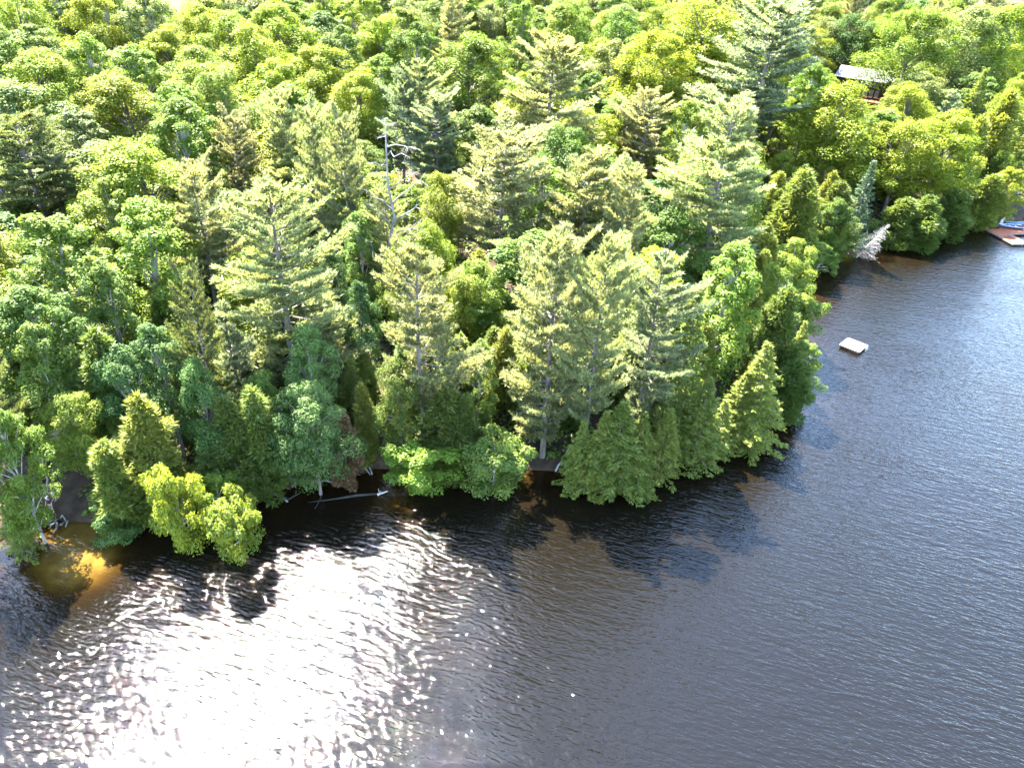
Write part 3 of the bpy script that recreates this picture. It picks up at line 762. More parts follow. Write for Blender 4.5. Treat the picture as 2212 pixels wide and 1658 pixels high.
for (x, y), sd, g in zip(cand, sd_all, gz_all):
    if sd < 5: continue
    if math.hypot(x - COTTAGE[0], y - COTTAGE[1]) < 9: continue
    q = rf.random()
    left = x < .25 * y
    if sd < 12: kind = 'cedar_tree' if q < .5 else 'birch_tree' if q < .8 else 'hemlock_tree'
    elif q < .56: kind = 'maple_tree'
    elif q < .86: kind = 'birch_tree'
    elif q < .93: kind = 'white_pine'
    elif q > .985: kind = 'cedar_tree'
    else: continue
    if kind == 'white_pine' and x < -.12 * y: kind = 'birch_tree'
    h = {'maple_tree': rf.uniform(13, 18), 'birch_tree': rf.uniform(13, 18), 'white_pine': rf.uniform(19, 24), 'cedar_tree': rf.uniform(7, 11), 'hemlock_tree': rf.uniform(9, 13)}[kind]
    w = {'maple_tree': rf.uniform(9.5, 13), 'birch_tree': rf.uniform(8, 11), 'white_pine': rf.uniform(7.5, 9.5), 'cedar_tree': rf.uniform(3.6, 4.6), 'hemlock_tree': rf.uniform(5, 6.5)}[kind]
    u, v, d = project((x, y, g + h))
    wp = w / d * FOCAL
    if u < -wp * .4 or u > 2212 + wp * .4 or v < -70 or v > 1300: continue
    bu, bv, _ = project((x, y, g))
    ok = True
    for a, b, c, e in PROTECT:
        if u + wp * .42 > a and u - wp * .42 < c and v < e and bv > b and bv > e - 10: ok = False; break
    if not ok: continue
    for i, (tx, ty, tz, th, tr, tu, tv, tw, tk) in enumerate(TREES):
        dist = math.hypot(tx - x, ty - y)
        small = tk in ('leafy_shrub', 'fir_tree', 'cedar_tree', 'hemlock_tree')
        if dist < (.50 if i < N_HAND else .76) * (tr + w / 2) * (.8 if small else 1): ok = False; break
        if i < N_HAND and math.hypot(tx, ty) > math.hypot(x, y):
            tb = project((tx, ty, tz))[1]
            if v < tv + .55 * (tb - tv) and abs(u - tu) < .42 * (tw + wp): ok = False; break
    if not ok: continue
    TREES.append((x, y, g, h, w / 2, u, v, wp, kind))
    FILL.append((x, y, h, w, kind, u, v))
# lower trees in the gaps that are left
for (x, y), sd, g in zip(cand, sd_all, gz_all):
    if sd < 5 or y > 185 or len(FILL) > 430 or math.hypot(x - COTTAGE[0], y - COTTAGE[1]) < 9: continue
    h, w = rf.uniform(6, 10), rf.uniform(5.5, 7.5)
    u, v, d = project((x, y, g + h)); wp = w / d * FOCAL
    if u < -40 or u > 2250 or v < -20 or v > 1300: continue
    bu, bv, _ = project((x, y, g))
    if any(u + wp * .42 > a and u - wp * .42 < c and v < e and bv > b and bv > e - 10 for a, b, c, e in PROTECT): continue
    if any(math.hypot(tx - x, ty - y) < .80 * (min(tr, 5) + w / 2) for tx, ty, tz, th, tr, tu, tv, tw, tk in TREES): continue
    k = 'maple_tree' if rf.random() < .6 else 'birch_tree'
    TREES.append((x, y, g, h, w / 2, u, v, wp, k)); FILL.append((x, y, h, w, k, u, v))
print("with gap trees", len(FILL))
del TREES[N_HAND:]
print("fill trees", len(FILL), {k: sum(1 for f in FILL if f[4] == k) for k in set(f[4] for f in FILL)})
recs = []
for x, y, h, w, kind, u, v in FILL:
    q = rf.random()
    if kind == 'maple_tree': mat = 'yellow' if q < .38 else 'bright' if q < .74 else 'mid' if q < .88 else 'pale'
    elif kind == 'birch_tree': mat = 'mid' if q < .36 else 'bright' if q < .68 else 'pale' if q < .86 else 'blue'
    elif kind == 'white_pine': mat = 'pine' if q < .5 else 'warm'
    elif kind == 'cedar_tree': mat = 'cedar' if q < .5 else 'cedar_dark'
    else: mat = 'hemlock'
    j = min(range(len(LAND)), key=lambda i: math.hypot(LAND[i][0] - u, (LAND[i][1] - v) * 1.3))
    lu, lv, ln = LAND[j]
    du, dv = u - lu, v - lv
    if abs(du) > 2.2 * abs(dv): rel = 'right of' if du > 0 else 'left of'
    elif abs(dv) > 2.2 * abs(du): rel = 'below' if dv > 0 else 'above'
    else: rel = ('down' if dv > 0 else 'up') + '-' + ('right' if du > 0 else 'left') + ' of'
    recs.append([x, y, h, w, kind, mat, ln, rel, math.hypot(du, dv)])
from collections import defaultdict
same = defaultdict(list)
for r_ in recs: same[(r_[4], r_[5], r_[6], r_[7])].append(r_)
ORD = ['', 'second ', 'third ', 'fourth ', 'fifth ', 'sixth ', 'seventh ', 'eighth ', 'ninth ', 'tenth ']
for key, rs in same.items():
    rs.sort(key=lambda r_: r_[8])
    for i, r_ in enumerate(rs):
        kind, mat, ln, rel = key
        if len(rs) == 1: lab = f"{TONE[mat]} {WORDS[kind]} crown {rel} {ln}"
        elif i == 0: lab = f"{TONE[mat]} {WORDS[kind]} crown closest {rel} {ln}"
        else: lab = f"{ORD[min(i, 9)]}{TONE[mat]} {WORDS[kind]} crown {rel} {ln}, outward"
        plant(kind, r_[0], r_[1], r_[2], r_[3], MATS[mat], lab, GRP[kind])
# ------------------------------------------------------------------ undergrowth on the forest floor
def undergrowth():
    r = np.random.default_rng(55)
    n = 9500
    y = r.uniform(42, 190, n); x = r.uniform(-.8, .72, n) * y + r.normal(size=n) * 3
    sd = shore_dist(x, y); k = (sd > .4) & (np.hypot(x - COTTAGE[0], y - COTTAGE[1]) > 8) & ~((np.hypot(x + 38.4, y - 45.6) < 2.2))
    x, y, sd = x[k], y[k], sd[k]
    g = ground(x, y); n = len(x)
    R = r.uniform(.5, 1.7, n) * np.clip(sd / 3 + .3, .3, 1); H = R * r.uniform(.6, 1.5, n)
    per = 22
    ci = np.repeat(np.arange(n), per); m = len(ci)
    d = unit(r.normal(size=(m, 3))); d[:, 2] = np.abs(d[:, 2])
    P = np.stack([x, y, g], 1)[ci] + d * np.stack([R, R, H], 1)[ci] * (r.uniform(.4, 1, m) ** .5)[:, None]
    V, F = leaf_quads(P, unit(d * .5 + np.array([0, 0, .8]) + r.normal(size=(m, 3)) * .4), .42, r)
    tag(obj("undergrowth", mesh_np("undergrowth", V, F, np.clip(.6 * r.random(n)[ci] + .4 * r.random(m), 0, 1), LEAF['mid'])), kind="stuff")
undergrowth()

# ------------------------------------------------------------------ dead wood
def atd(u, v, depth):
    """the point of the sight line through pixel (u, v) at a depth along the camera's axis"""
    d = ray(u, v); k = -(RN.T @ d)[2]
    return d * (depth / k) + np.array([0, 0, CAM_H])

def twiggy(mb, p0, p1, r0, r, twigs, tl, sag=.03, sub=2):
    path = limb_path(p0, p1, sag, r, 6, .18)
    mb.tube(path, np.linspace(r0, .012, 6), 5)
    for i in range(twigs):
        t = r.uniform(.25, 1); j = min(int(t * 5), 4); b = path[j] + (path[j + 1] - path[j]) * (t * 5 - j)
        dr = unit((np.asarray(p1) - np.asarray(p0)) / np.linalg.norm(np.asarray(p1) - p0) * .7 + r.normal(size=3) * .6)
        e = b + dr * tl * r.uniform(.5, 1.2)
        mb.tube([b, (b + e) / 2 + r.normal(size=3) * .04, e], [r0 * .35 + .008, .012, .006], 3, False)
        for k in range(sub):
            q = b + (e - b) * r.uniform(.3, .9); mb.tube([q, q + (dr + r.normal(size=3) * .6) * tl * .35], [.010, .005], 3, False)

def dead_trunk(name, label, cat, top, base, r0, mat, branches, seed, tip_r=.03, bend=.15):
    """a trunk from base to top with its branches as parts; branches = (start share, end point, radius, twigs, twig length)"""
    r = np.random.default_rng(seed)
    t = tag(empty(name, tuple(base)), label, cat)
    b = np.asarray(base, float)
    path = limb_path((0, 0, 0), np.asarray(top) - b, .0, r, 8, bend)
    MB().tube(path, np.linspace(r0, tip_r, 8), 8).build("trunk", mat, t, True)
    for s, e, rad, tw, tl in branches:
        j = min(int(s * 7), 6); p0 = path[j] + (path[j + 1] - path[j]) * (s * 7 - j)
        m = MB(); twiggy(m, p0, np.asarray(e) - b, rad, r, tw, tl); m.build("branch", mat, t)
    return t

p, g = solve(832, 256, 700)
dep = project(p)[2]
base = np.array([p[0], p[1], g - .1])
B = []
rr = np.random.default_rng(5)
for s, (u, v), rad, tw, tl in [(.99, (818, 262), .05, 8, .5), (.97, (848, 268), .05, 8, .5), (.93, (815, 300), .05, 7, .6), (.88, (893, 318), .09, 9, .9), (.84, (886, 340), .07, 7, .8), (.80, (795, 352), .07, 8, .8),
                               (.74, (800, 368), .06, 6, .8), (.70, (898, 372), .08, 8, .9), (.63, (912, 392), .10, 9, 1.0), (.60, (775, 408), .09, 8, 1.0), (.54, (908, 438), .09, 8, .9), (.52, (790, 440), .07, 6, .8),
                               (.45, (928, 462), .10, 9, 1.0), (.40, (915, 488), .10, 8, .9), (.34, (775, 500), .07, 6, .8)]:
    B.append((s, atd(u, v, dep + rr.uniform(-2.2, 1.2)), rad, tw, tl))
dead_trunk("dead_snag", "tall bare silver-grey snag with crooked branches among the pines", "dead tree", p, base, .26, DEADWOOD, B, 3, .05, .05)

# leaning dead trunk with one brush of grey twigs
bp = at(242, 1035, 1.0); dep = project(bp)[2]
dead_trunk("leaning_dead_trunk", "leaning brown dead trunk with one pale twiggy branch above the olive cedar", "dead tree", atd(163, 846, dep - 3.2), bp, .24, DEADBROWN,
           [(.72, atd(118, 940, dep - 6.2), .08, 34, .75), (.80, atd(150, 905, dep - 5.6), .05, 16, .6), (.93, atd(128, 852, dep - 4.0), .03, 3, .3)], 8, .10, .1)
# grey-barked leaning trunk with curved limbs
bp = at(192, 760, 3.5); bp[2] = gz(bp[0], bp[1]); dep = project(bp)[2]
dead_trunk("leaning_grey_trunk", "leaning grey trunk with curved bare limbs over the sunlit clearing", "dead tree", atd(112, 600, dep - 4.5), bp, .26, BARK_PALE,
           [(.35, atd(95, 706, dep - 3.5), .12, 5, .8), (.58, atd(62, 622, dep - 5), .13, 8, 1.0), (.62, atd(160, 655, dep - 3), .07, 5, .7), (.75, atd(70, 585, dep - 5), .09, 8, .9)], 12, .09, .12)
bp = at(358, 760, 4.0); bp[2] = gz(bp[0], bp[1]); dep = project(bp)[2]
dead_trunk("crooked_grey_trunk", "crooked thin grey trunk beside the shaded pine, right of the clearing", "dead tree", atd(335, 560, dep - 4.5), bp, .2, BARK_PALE,
           [(.45, atd(318, 640, dep - 5), .05, 5, .7), (.30, atd(325, 725, dep - 4), .07, 5, .7)], 14, .07, .22)
bp = at(112, 1102, .4); bp[2] = gz(bp[0], bp[1]) - .05; dep = project(bp)[2]
dead_trunk("thin_bare_trunk", "thin bare grey trunk leaning behind the two people", "dead tree", atd(92, 1046, dep - 1.2), bp, .13, DEADBROWN, [(.8, atd(80, 1040, dep - 1.5), .03, 3, .3)], 15, .07, .1)
bp = at(104, 1062, 1.2); bp[2] = gz(bp[0], bp[1]) - .05; dep = project(bp)[2]
dead_trunk("thin_bare_trunk", "thin bare trunk rising higher up the bank behind the thin leaning one", "dead tree", atd(86, 960, dep - 2.2), bp, .11, DEADBROWN, [(.7, atd(70, 985, dep - 2.2), .03, 4, .4)], 16, .05, .1)
bp = at(1045, 905, 1.6); bp[2] = gz(bp[0], bp[1]) - .05; dep = project(bp)[2]
dead_trunk("thin_bare_trunk", "thin pale upright trunk between the bushy pine and the pale drooping pine", "dead tree", atd(1042, 800, dep - 2.5), bp, .12, BARK_PALE, [(.8, atd(1030, 800, dep - 2.6), .03, 4, .5)], 18, .05, .1)

def dead_conifer(name, label, base, top, r0, mat, n, bl, seed, spread=1.0):
    r = np.random.default_rng(seed)
    t = tag(empty(name, tuple(base)), label, "dead tree")
    ax = np.asarray(top) - np.asarray(base); H = np.linalg.norm(ax); dr = ax / H
    path = limb_path((0, 0, 0), ax, 0, r, 6, .06)
    MB().tube(path, np.linspace(r0, .02, 6), 7).build("trunk", mat, t)
    a0 = unit(np.cross(dr, [0, 1, .2])); b0 = np.cross(dr, a0)
    m = MB()
    for i in range(n):
        s = .04 + .94 * (i + r.random()) / n
        a = 2.39996 * i + r.normal() * .3
        L = bl * (1 - s) ** .8 * r.uniform(.6, 1.15) + .12
        d = (a0 * math.cos(a) + b0 * math.sin(a)) * spread + dr * .25 + np.array([0, 0, -.15])
        p0 = ax * s; e = p0 + d * L; mid = (p0 + e) / 2 + np.array([0, 0, .08 * L])
        m.tube([p0, mid, e + np.array([0, 0, .06 * L])], [.030, .022, .010], 3, False)
        for k in range(7):
            q = p0 + (e - p0) * r.uniform(.25, 1); m.tube([q, q + (d * .6 + r.normal(size=3) * .5) * L * .32], [.016, .008], 3, False)
    m.build("foliage", mat, t)
    return t

BLEACH = rough_mat("bleached_twigs", (.15, .14, .13), (.32, .30, .275), 3.0, .85, (1, 1, .4), .3)
bb = at(1850, 556, .15)
dead_conifer("dead_conifer", "white dead conifer leaning out over the dark water of the bay", bb, atd(1921, 484, project(bb)[2] - 1.0), .11, BLEACH, 130, 2.3, 31)
bb = at(400, 880, 2.0); bb[2] = gz(bb[0], bb[1])
dead_conifer("dead_conifer", "grey twiggy dead conifer in the shade below the crooked grey trunk", bb, atd(392, 752, project(bb)[2] - 5.0), .10, DEADWOOD, 110, 2.4, 33)

def log(name, label, a, b, ra, rb, mat, seed, stubs=0, cat="log"):
    r = np.random.default_rng(seed); a = np.asarray(a, float); b = np.asarray(b, float)
    m = MB(); path = limb_path((0, 0, 0), b - a, 0, r, 6, .10)
    m.tube(path, np.linspace(ra, rb, 6) * (1 + .1 * r.normal(size=6)), 8)
    for i in range(stubs):
        q = path[1 + i % 4]; m.tube([q, q + r.normal(size=3) * .25 + np.array([0, 0, .12])], [rb * .5 + .01, .012], 4)
    o = m.build(name, mat, None, True); o.location = a
    return tag(o, label, cat)

def on_ground(u, v, lift):
    """where the sight line through the pixel meets the ground"""
    d = ray(u, v); lo, hi = 20, 400
    for _ in range(40):
        mid = (lo + hi) / 2; q = d * mid + np.array([0, 0, CAM_H])
        if q[2] > max(gz(q[0], q[1]), 0): lo = mid
        else: hi = mid
    q[2] = max(gz(q[0], q[1]), 0) + lift
    return q
log("fallen_log", "straight white fallen log slanting down the bank to the water", on_ground(1234, 966, .25), on_ground(1200, 1019, .06), .13, .10, BLEACH, 41, 2)
log("fallen_log", "thin grey pole leaning down the bank into the small cove", on_ground(758, 984, .35), on_ground(800, 1025, .05), .10, .07, DRIFT, 42, 1)
log("fallen_log", "short grey stick standing beside the pole at the small cove", on_ground(796, 1008, .55), on_ground(804, 1026, .05), .08, .06, DRIFT, 43)
log("fallen_log", "short pale stub floating beside the green trailing shrub", at(694, 1036, .10), at(726, 1042, .03), .10, .08, DRIFT, 44)
log("fallen_log", "split grey log on the shore below the slim firs", on_ground(590, 1067, .25), at(622, 1083, .03), .13, .08, DRIFT, 45, 2)
log("fallen_log", "dark crooked log lying behind the split grey log", at(612, 1082, .06), on_ground(650, 1066, .15), .08, .06, SUNK, 46, 1)
log("sunken_log", "long waterlogged trunk lying level in the dark cove water", at(580, 1091, -.02), at(822, 1066, .0), .17, .10, SUNK, 47, 0)
log("sunken_log", "short bent branch sticking out beside the long waterlogged trunk", at(695, 1070, .05), at(680, 1098, .03), .06, .035, SUNK, 48)
log("fallen_log", "bleached sunlit end of a log breaking the water by the bright shrub", at(815, 1068, .06), at(838, 1060, .16), .10, .06, BLEACH, 49, 2)
r5 = np.random.default_rng(61)
t = tag(empty("driftwood_roots", tuple(at(128, 1128, .05))), "tangle of grey driftwood roots along the bank below the people", "driftwood")
b0 = np.array(t.location)
for (u0, v0), (u1, v1), (u2, v2) in [((98, 1140), (112, 1130), (122, 1124)), ((108, 1141), (120, 1133), (128, 1122)), ((116, 1128), (126, 1134), (122, 1140)), ((130, 1124), (136, 1118), (141, 1121)),
                                     ((136, 1116), (140, 1122), (146, 1132)), ((115, 1153), (124, 1146), (130, 1134)), ((131, 1132), (134, 1140), (140, 1130)), ((142, 1139), (148, 1133), (149, 1126)), ((104, 1136), (116, 1138), (126, 1130))]:
    pts = [on_ground(u, v, h) - b0 for (u, v), h in (((u0, v0), .06), ((u1, v1), .3), ((u2, v2), .12))]
    MB().tube(limb_path(pts[0], pts[1], .1, r5, 4, .1) + limb_path(pts[1], pts[2], .1, r5, 4, .1)[1:], [.045, .06, .07, .075, .07, .06, .04], 6).build("root", DRIFT, t, True)
t = tag(empty("driftwood_roots", tuple(at(50, 1162, .05))), "small forked driftwood at the water near the frame edge", "driftwood")
b0 = np.array(t.location)
for (u0, v0), (u1, v1) in [((36, 1158), (46, 1163)), ((46, 1163), (60, 1158)), ((55, 1158), (51, 1150)), ((50, 1163), (54, 1170))]:
    MB().tube(limb_path(at(u0, v0, .12) - b0, at(u1, v1, .18) - b0, .08, r5, 4, .1), [.04, .05, .05, .03], 6).build("root", DRIFT, t, True)

# ------------------------------------------------------------------ swim raft
WHITE = rough_mat("pale_weathered_boards", (.42, .38, .32), (.58, .54, .47), 6, .7, (1, 8, 1), .1)
DARKWOOD = rough_mat("dark_raft_timber", (.07, .045, .03), (.13, .085, .055), 4, .8, (1, 1, 1), .3)
METAL = rough_mat("pale_ladder_tube", (.70, .70, .70), (.80, .80, .80), 4, .35, (1, 1, 1), 0, .5)
RED = rough_mat("red_stained_boards", (.16, .042, .018), (.26, .080, .036), 5, .75, (1, 6, 1), .2)
GREYB = rough_mat("grey_boards", (.10, .09, .08), (.18, .165, .15), 5, .8, (1, 6, 1), .2)
raft = tag(empty("swim_raft", (43.1, 81.9, 0), math.radians(-43)), "square pale swim raft floating alone off the point", "raft")
n = 14
for i in range(n):
    y0 = -1.3 + 2.6 * i / n
    MB().box(-1.28, 1.28, y0 + .008, y0 + 2.6 / n - .008, .40, .44).build("plank", WHITE, raft)
m = MB()
for a in (-1.2, 1.14): m.box(-1.22, 1.22, a, a + .06, .16, .398)
for a in (-1.22, 1.16): m.box(a, a + .06, -1.137, 1.137, .16, .396)
m.build("frame", DARKWOOD, raft)
for a in (-.95, .0, .95):
    MB().tube([(-1.15, a, .06), (1.15, a, .06)], .19, 12).build("float", DARKWOOD, raft, True)
for yy in (.35, .8):
    MB().tube([(1.25, yy, .44), (1.25, yy, .58), (1.30, yy, .68), (1.42, yy, .66), (1.47, yy, .5), (1.5, yy, -.5)], .03, 8).build("ladder_rail", METAL, raft, True)

# ------------------------------------------------------------------ dock with boats
dock = tag(empty("dock", (83.6, 127.9, 0), math.radians(-80)), "red-stained wooden dock on the far bay shore", "dock")
n = 46
for i in range(n):
    x0 = 6.9 * i / n
    MB().box(x0 + .006, x0 + 6.9 / n - .006, 0, 3.0, .42, .46).build("plank", RED if i < n else GREYB, dock)
m = MB(); m.box(-.02, 6.92, -.05, -.002, .22, .45); m.box(-.02, 6.92, 3.002, 3.05, .22, .45); m.box(6.902, 6.95, -.05, 3.05, .2, .45); m.build("side_beam", GREYB, dock)
m = MB()
for x in (.4, 3.4, 6.5):
    for y in (.25, 2.75): m.tube([(x, y, -1.6), (x, y, .418)], .09, 8)
m.build("posts", DARKWOOD, dock)
for i in range(26):
    x0 = -1.6 + 3.9 * i / 26
    MB().box(x0 + .006, x0 + 3.9 / 26 - .006, 3.06, 8.6, .44, .48).build("plank", RED, dock)
m = MB(); m.box(-1.62, 2.32, 8.602, 8.65, .2, .48); m.box(2.302, 2.35, 3.06, 8.65, .2, .47); m.build("side_beam", GREYB, dock)
for k, (x, y) in enumerate([(4.6, .9), (4.3, 1.75)]):  # dark strips added where the dock shows only gaps and shadows
    o = MB().box(-.85, .85, -.13, .13, 0, .05).build("loose_board", SUNK, None)
    o.parent = None
    a = dock.rotation_euler[2]; o.location = (83.6 + x * math.cos(a) - y * math.sin(a), 127.9 + x * math.sin(a) + y * math.cos(a), .465); o.rotation_euler[2] = a + .06
    tag(o, ["dark grey board lying on the dock, closer to its outer edge", "dark grey board lying on the dock, closer to the boats"][k], "board", "boards lying on the dock")

def boat(label, loc, rz, L, W, H, hull_m, rim_m, seats, roll=0):
    t = tag(empty("rowing_boat", loc, rz), label, "boat", "boats pulled up on the dock"); t.rotation_euler[0] = roll
    V, F = [], []; ns, nk = 15, 9
    prof = lambda s: max(.04, (math.sin(math.pi * min(1, s * .62 + .38 if s > .0 else .38)) ** .7) if s < 1 else .0) * (1 if s < .86 else max(.05, (1 - s) / .14) ** .6)
    rimL, rimR = [], []
    for i in range(ns):
        s = i / (ns - 1); w = W / 2 * prof(s); x = L * (s - .5); sh = H * (1 + .35 * s ** 3)
        for k in range(nk):
            a = math.pi * k / (nk - 1)
            V.append((x, -w * math.cos(a) * (1 if True else 0), sh - (sh - .02 - .12 * s ** 6) * math.sin(a) ** .6))
        rimL.append(V[-nk]); rimR.append(V[-1])
    for i in range(ns - 1):
        for k in range(nk - 1): F.append((i * nk + k, i * nk + k + 1, (i + 1) * nk + k + 1, (i + 1) * nk + k))
    F.append(tuple(range(nk)))
    me = bpy.data.meshes.new("hull"); me.from_pydata(V, [], F); me.polygons.foreach_set("use_smooth", np.ones(len(F), bool)); me.update()
    h = obj("hull", me, t, hull_m); md = h.modifiers.new("thickness", 'SOLIDIFY'); md.thickness = .03
    MB().tube(rimL + rimR[::-1], .045, 6).build("rim", rim_m, t)
    for s in seats:
        w = W / 2 * prof(s) * .92; x = L * (s - .5)
        MB().box(x - .13, x + .13, -w, w, H * .62, H * .62 + .04).build("seat", rim_m if s < .6 else GREYB, t)
    return t
NAVY = rough_mat("navy_hull_paint", (.012, .020, .055), (.020, .034, .085), 3, .35, (1, 1, 1), 0, .5)
TEAL = rough_mat("teal_hull_paint", (.03, .11, .16), (.05, .16, .22), 3, .35, (1, 1, 1), 0, .5)
PALE = rough_mat("pale_rim_paint", (.30, .30, .32), (.45, .45, .47), 3, .45, (1, 1, 1), 0, .5)
boat("navy blue boat with pale rim lying on the dock", (88.4, 128.8, .50), math.radians(176), 4.2, 1.45, .50, NAVY, PALE, (.25, .5, .72))
boat("teal boat behind the navy one on the dock", (90.3, 130.6, .50), math.radians(184), 3.8, 1.2, .42, NAVY, TEAL, (.3, .6), .1)
fin = tag(empty("upright_board", tuple(at(2161, 484, .5))), "white upright tapering board standing by the bow of the navy boat", "board")
m = MB(); 
pts = [(-.30, 0), (.30, 0), (.32, .3), (.24, 1.0), (.10, 1.55), (.0, 1.62), (-.10, 1.5), (-.24, .9)]
nv = len(pts); m.v += [(x + .16 * z, -.03, z) for x, z in pts] + [(x + .16 * z, .03, z) for x, z in pts]
m.f.append(tuple(range(nv))); m.f.append(tuple(range(nv, 2 * nv))[::-1])
for i in range(nv): j = (i + 1) % nv; m.f.append((i, nv + i, nv + j, j))
m.build("panel", PALE, fin)
MB().box(-.34, .38, -.14, .14, -.04, .06).build("foot", PALE, fin)

# ------------------------------------------------------------------ cottage
ROOF = rough_mat("pale_grey_roof", (.085, .086, .09), (.13, .13, .135), 1.5, .8, (1, 1, 1), .1)
WALL = rough_mat("dark_brown_wall", (.018, .013, .010), (.034, .026, .020), 4, .85, (1, 1, 6), .2)
REDW = rough_mat("red_deck_rail", (.12, .035, .018), (.18, .055, .030), 4, .8, (1, 1, 1), .2)
GLASS, nt, out = new_mat("window_glass")
pb = nt.nodes.new("ShaderNodeBsdfPrincipled"); pb.inputs["Base Color"].default_value = (.10, .11, .11, 1); pb.inputs["Roughness"].default_value = .06; pb.inputs["Specular IOR Level"].default_value = .9  # grey base colour stands in for the reflection in the panes
nt.links.new(pb.outputs[0], out.inputs[0])
CA = math.radians(145)
house = tag(empty("cottage", (83.5, 183.5, 10.55), CA), "dark cottage with pale grey roof half hidden between the maples", "cottage")
# local x runs along the front eave away from the outer corner, local y is outward of the front wall (negative = under the roof)
EZ, RZ, IN, LX, LY = 4.05, 6.05, 4.0, 12.0, 12.0
def slab(c4, th=.14):
    return MB().hexa([(x, y, z - th) for x, y, z in c4] + list(c4))
Y = -1
# front roof, wing roof, back roofs
front = [(0, 0, EZ), (LX, 0, EZ), (LX, Y * IN, RZ), (IN, Y * IN, RZ)]
wing = [(0, 0, EZ), (IN, Y * IN, RZ), (IN, Y * LY, RZ), (0, Y * LY, EZ)]
rf_ = tag(slab(front).build("roof", ROOF, house), "front roof slope")
rw_ = tag(slab([(a, b, c + .003) for a, b, c in wing]).build("roof", ROOF, house), "wing roof slope")
slab([(IN, Y * IN, RZ - .004), (LX, Y * IN, RZ - .004), (LX, Y * IN * 2, EZ), (IN * 2, Y * IN * 2, EZ)]).build("roof", ROOF, house)
slab([(IN, Y * IN, RZ - .006), (IN * 2, Y * IN * 2, EZ + .002), (IN * 2, Y * LY, EZ), (IN, Y * LY, RZ - .006)]).build("roof", ROOF, house)
m = MB(); m.box(.6, LX - .4, Y * 7.4, Y * .6, 0, EZ - .05); m.build("wall", WALL, house)
m = MB(); m.box(.61, 7.4, Y * (LY - .4), Y * 7.41, 0, EZ - .06); m.build("wall", WALL, house)
for i in range(5):
    x0 = 1.0 + i * 1.25
    f = MB().box(x0, x0 + 1.05, -.598, -.55, .35, 2.25).build("window", WALL, house)
    MB().box(x0 + .08, x0 + .97, -.549, -.535, .45, 2.15).build("pane", GLASS, f)
for i in range(4):
    x0 = 1.6 + i * 1.35
    f = MB().box(x0, x0 + 1.15, -.598, -.55, 2.45, 3.55).build("window", WALL, house)
    MB().box(x0 + .08, x0 + 1.07, -.549, -.535, 2.53, 3.47).build("pane", GLASS, f)
d = MB().box(-.4, LX - 2, .0, 3.0, -.15, .05).build("deck", REDW, house)
m = MB(); m.box(-.4, LX - 2, 2.92, 3.0, .95, 1.05); m.box(-.4, -.32, 0, 2.9, .95, 1.045)
m.build("railing", REDW, house)
for i in range(9):
    x = -.4 + i * 1.28; MB().box(x, x + .09, 2.93, 2.99, .052, .948).build("rail_post", REDW, house)
for i in range(5):
    x = -.3 + i * 2.4; MB().box(x, x + .15, 2.7, 2.85, -3.2, -.152).build("deck_post", DARKWOOD, house)
PIPE = rough_mat("dark_chimney_pipe", (.05, .045, .04), (.09, .08, .07), 4, .6, (1, 1, 1), .1)
MB().tube([(2.3, Y * 5.2, EZ + .8), (2.3, Y * 5.2, EZ + 3.4)], .14, 10).build("chimney", PIPE, house)
MB().tube([(2.3, Y * 5.2, EZ + 3.42), (2.3, Y * 5.2, EZ + 3.52)], .24, 10).build("chimney_cap", PIPE, house)
MB().tube([(7.4, Y * 4.4, RZ - .2), (8.2, Y * 4.4, RZ + 2.6)], .045, 6).build("aerial_pole", BARK_PALE, house)
yard = on_ground(1908, 133, 0)

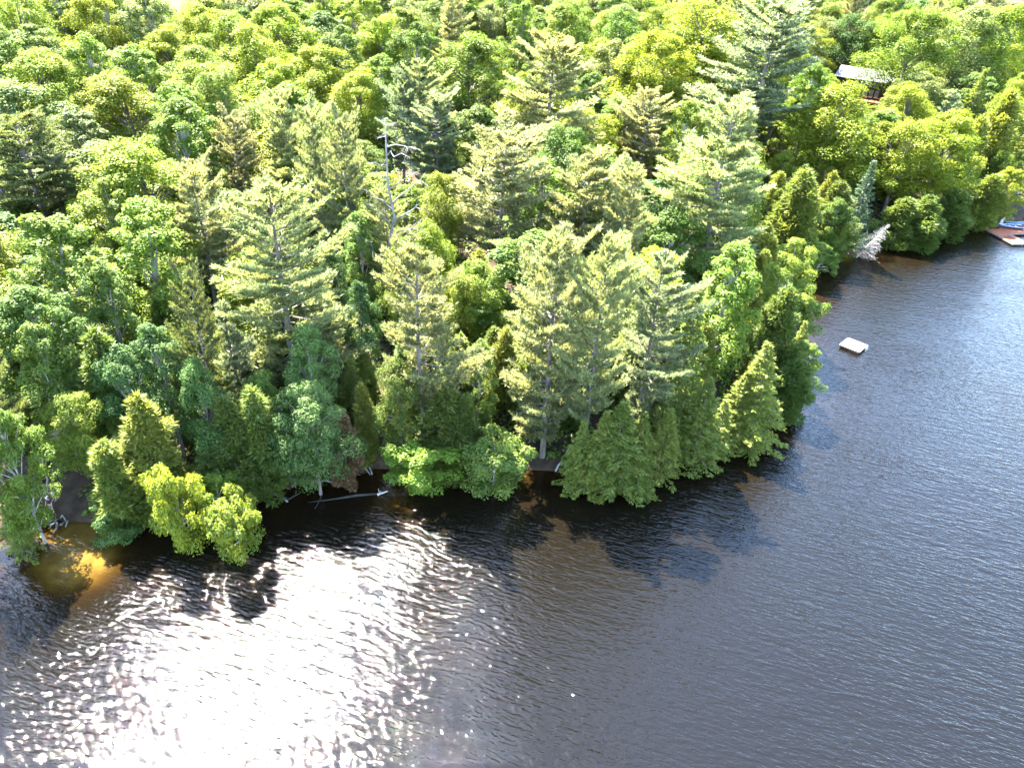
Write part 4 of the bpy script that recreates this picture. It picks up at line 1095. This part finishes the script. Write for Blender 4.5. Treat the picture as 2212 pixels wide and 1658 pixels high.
# ------------------------------------------------------------------ two people on the bank
SKIN = rough_mat("skin", (.36, .22, .15), (.42, .27, .19), 6, .6, (1, 1, 1), 0)
def cloth(name, c): return rough_mat(name, tuple(v * .85 for v in c), c, 12, .9, (1, 1, 1), .1)
def skin_mesh(name, joints, edges, mat, parent, root=0, sub=2):
    me = bpy.data.meshes.new(name); me.from_pydata([j[:3] for j in joints], edges, [])
    o = obj(name, me, parent, mat)
    sk = o.modifiers.new("skin", 'SKIN'); sk.use_smooth_shade = True
    for v, j in zip(me.skin_vertices[0].data if me.skin_vertices else [], joints): v.radius = (j[3], j[4] if len(j) > 4 else j[3])
    s_ = o.modifiers.new("sub", 'SUBSURF'); s_.levels = sub; s_.render_levels = sub
    return o
def chain(*ids): return list(zip(ids[:-1], ids[1:]))
def person(label, loc, rz, shirt, shorts, cap, arms):
    t = tag(empty("person", loc, rz), label, "person", "people standing on the bank")
    J = [(0, 0, .95, .135, .10), (0, 0, 1.12, .12, .09), (0, 0, 1.32, .15, .10), (0, .0, 1.46, .075, .07), (0, .01, 1.54, .05), (0, .02, 1.63, .082, .095), (0, .02, 1.72, .078, .09)]
    E = chain(0, 1, 2, 3, 4, 5, 6)
    for s in (-1, 1):
        b = len(J)
        J += [(s * .10, 0, .88, .085), (s * .11, .02, .50, .058), (s * .12, -.01, .28, .052), (s * .12, -.02, .08, .036), (s * .13, .10, .035, .035, .028), (s * .135, .17, .03, .03, .02)]
        E += [(0, b)] + chain(b, b + 1, b + 2, b + 3, b + 4, b + 5)
        b = len(J); a = arms[0 if s < 0 else 1]
        J += [(s * .19, 0, 1.42, .055), (a[0][0], a[0][1], a[0][2], .040), (a[1][0], a[1][1], a[1][2], .028)]
        E += [(3, b)] + chain(b, b + 1, b + 2)
        w = np.array(a[1]); dr = unit(w - np.array(a[0])); sd = np.array([s, 0, 0.0])
        pb_ = len(J); J.append((*(w + dr * .06), .030, .018)); E.append((b + 2, pb_))
        for k, (off, ln) in enumerate([(-.027, .085), (-.009, .098), (.009, .092), (.027, .072)]):
            q = w + dr * .10 + np.cross(dr, sd) * off
            f0 = len(J); J += [(*q, .0085), (*(q + dr * ln * .55 + np.array([0, .012, 0])), .008), (*(q + dr * ln + np.array([0, .03, 0])), .007)]
            E += [(pb_, f0)] + chain(f0, f0 + 1, f0 + 2)
        q = w + dr * .03 + np.array([0, .028, 0]); f0 = len(J); J += [(*q, .010), (*(q + dr * .045 + np.array([0, .028, 0])), .008)]; E += [(b + 2, f0), (f0, f0 + 1)]
    b = len(J); J += [(0, .115, 1.645, .016), (-.085, .02, 1.645, .016), (.085, .02, 1.645, .016)]; E += [(5, b), (5, b + 1), (5, b + 2)]
    skin_mesh("body", J, E, SKIN, t)
    S = [(0, 0, .93, .155, .12), (0, 0, 1.12, .145, .11), (0, 0, 1.32, .175, .12), (0, 0, 1.44, .105, .09)]; SE = chain(0, 1, 2, 3)
    for s in (-1, 1):
        a = arms[0 if s < 0 else 1]; m_ = [.19 * s + (a[0][0] - .19 * s) * .75, a[0][1] * .75, 1.42 + (a[0][2] - 1.42) * .75]
        b = len(S); S += [(s * .19, 0, 1.41, .075), (*m_, .066)]; SE += [(2, b), (b, b + 1)]
    skin_mesh("shirt", S, SE, shirt, t)
    S = [(0, 0, .99, .16, .125), (0, 0, .90, .155, .12)]; SE = [(0, 1)]
    for s in (-1, 1):
        b = len(S); S += [(s * .105, 0, .84, .105), (s * .115, .012, .56, .092)]; SE += [(1, b), (b, b + 1)]
    skin_mesh("shorts", S, SE, shorts, t)
    if cap is not None:
        skin_mesh("cap", [(0, .02, 1.70, .095, .105), (0, .015, 1.765, .07, .08), (0, .15, 1.70, .05, .012)], [(0, 1), (0, 2)], cap, t)
    skin_mesh("hair", [(0, -.035, 1.60, .07, .06), (0, -.02, 1.69, .082, .085), (0, .0, 1.745, .07, .075)], [(0, 1), (1, 2)], HAIR, t)
    for s in (-1, 1):
        MB().box(s * .13 - .05, s * .13 + .05, -.08, .20, .0, .05).build("shoe", SHOE, t)
    return t
HAIR = cloth("dark_hair", (.03, .02, .015)); SHOE = cloth("grey_shoe", (.12, .12, .12))
x_, y_, _z = on_ground(119, 1079, 0)
person("person in dark shirt and white shorts standing higher on the bank", (x_, y_, gz(x_, y_)), math.radians(165), cloth("navy_shirt", (.012, .014, .028)), cloth("white_shorts", (.62, .62, .60)), None,
       [((-.30, .05, 1.16), (-.12, .22, 1.08)), ((.30, .05, 1.16), (.12, .22, 1.10))])
x_, y_, _z = on_ground(114, 1106, 0)
person("person in pale cap, dark shirt and grey shorts standing closer to the water", (x_, y_, gz(x_, y_)), math.radians(170), cloth("charcoal_shirt", (.030, .022, .028)), cloth("grey_shorts", (.24, .25, .26)), cloth("pale_cap", (.58, .56, .50)),
       [((-.27, .0, 1.16), (-.26, .10, .94)), ((.27, .0, 1.16), (.26, .10, .94))])
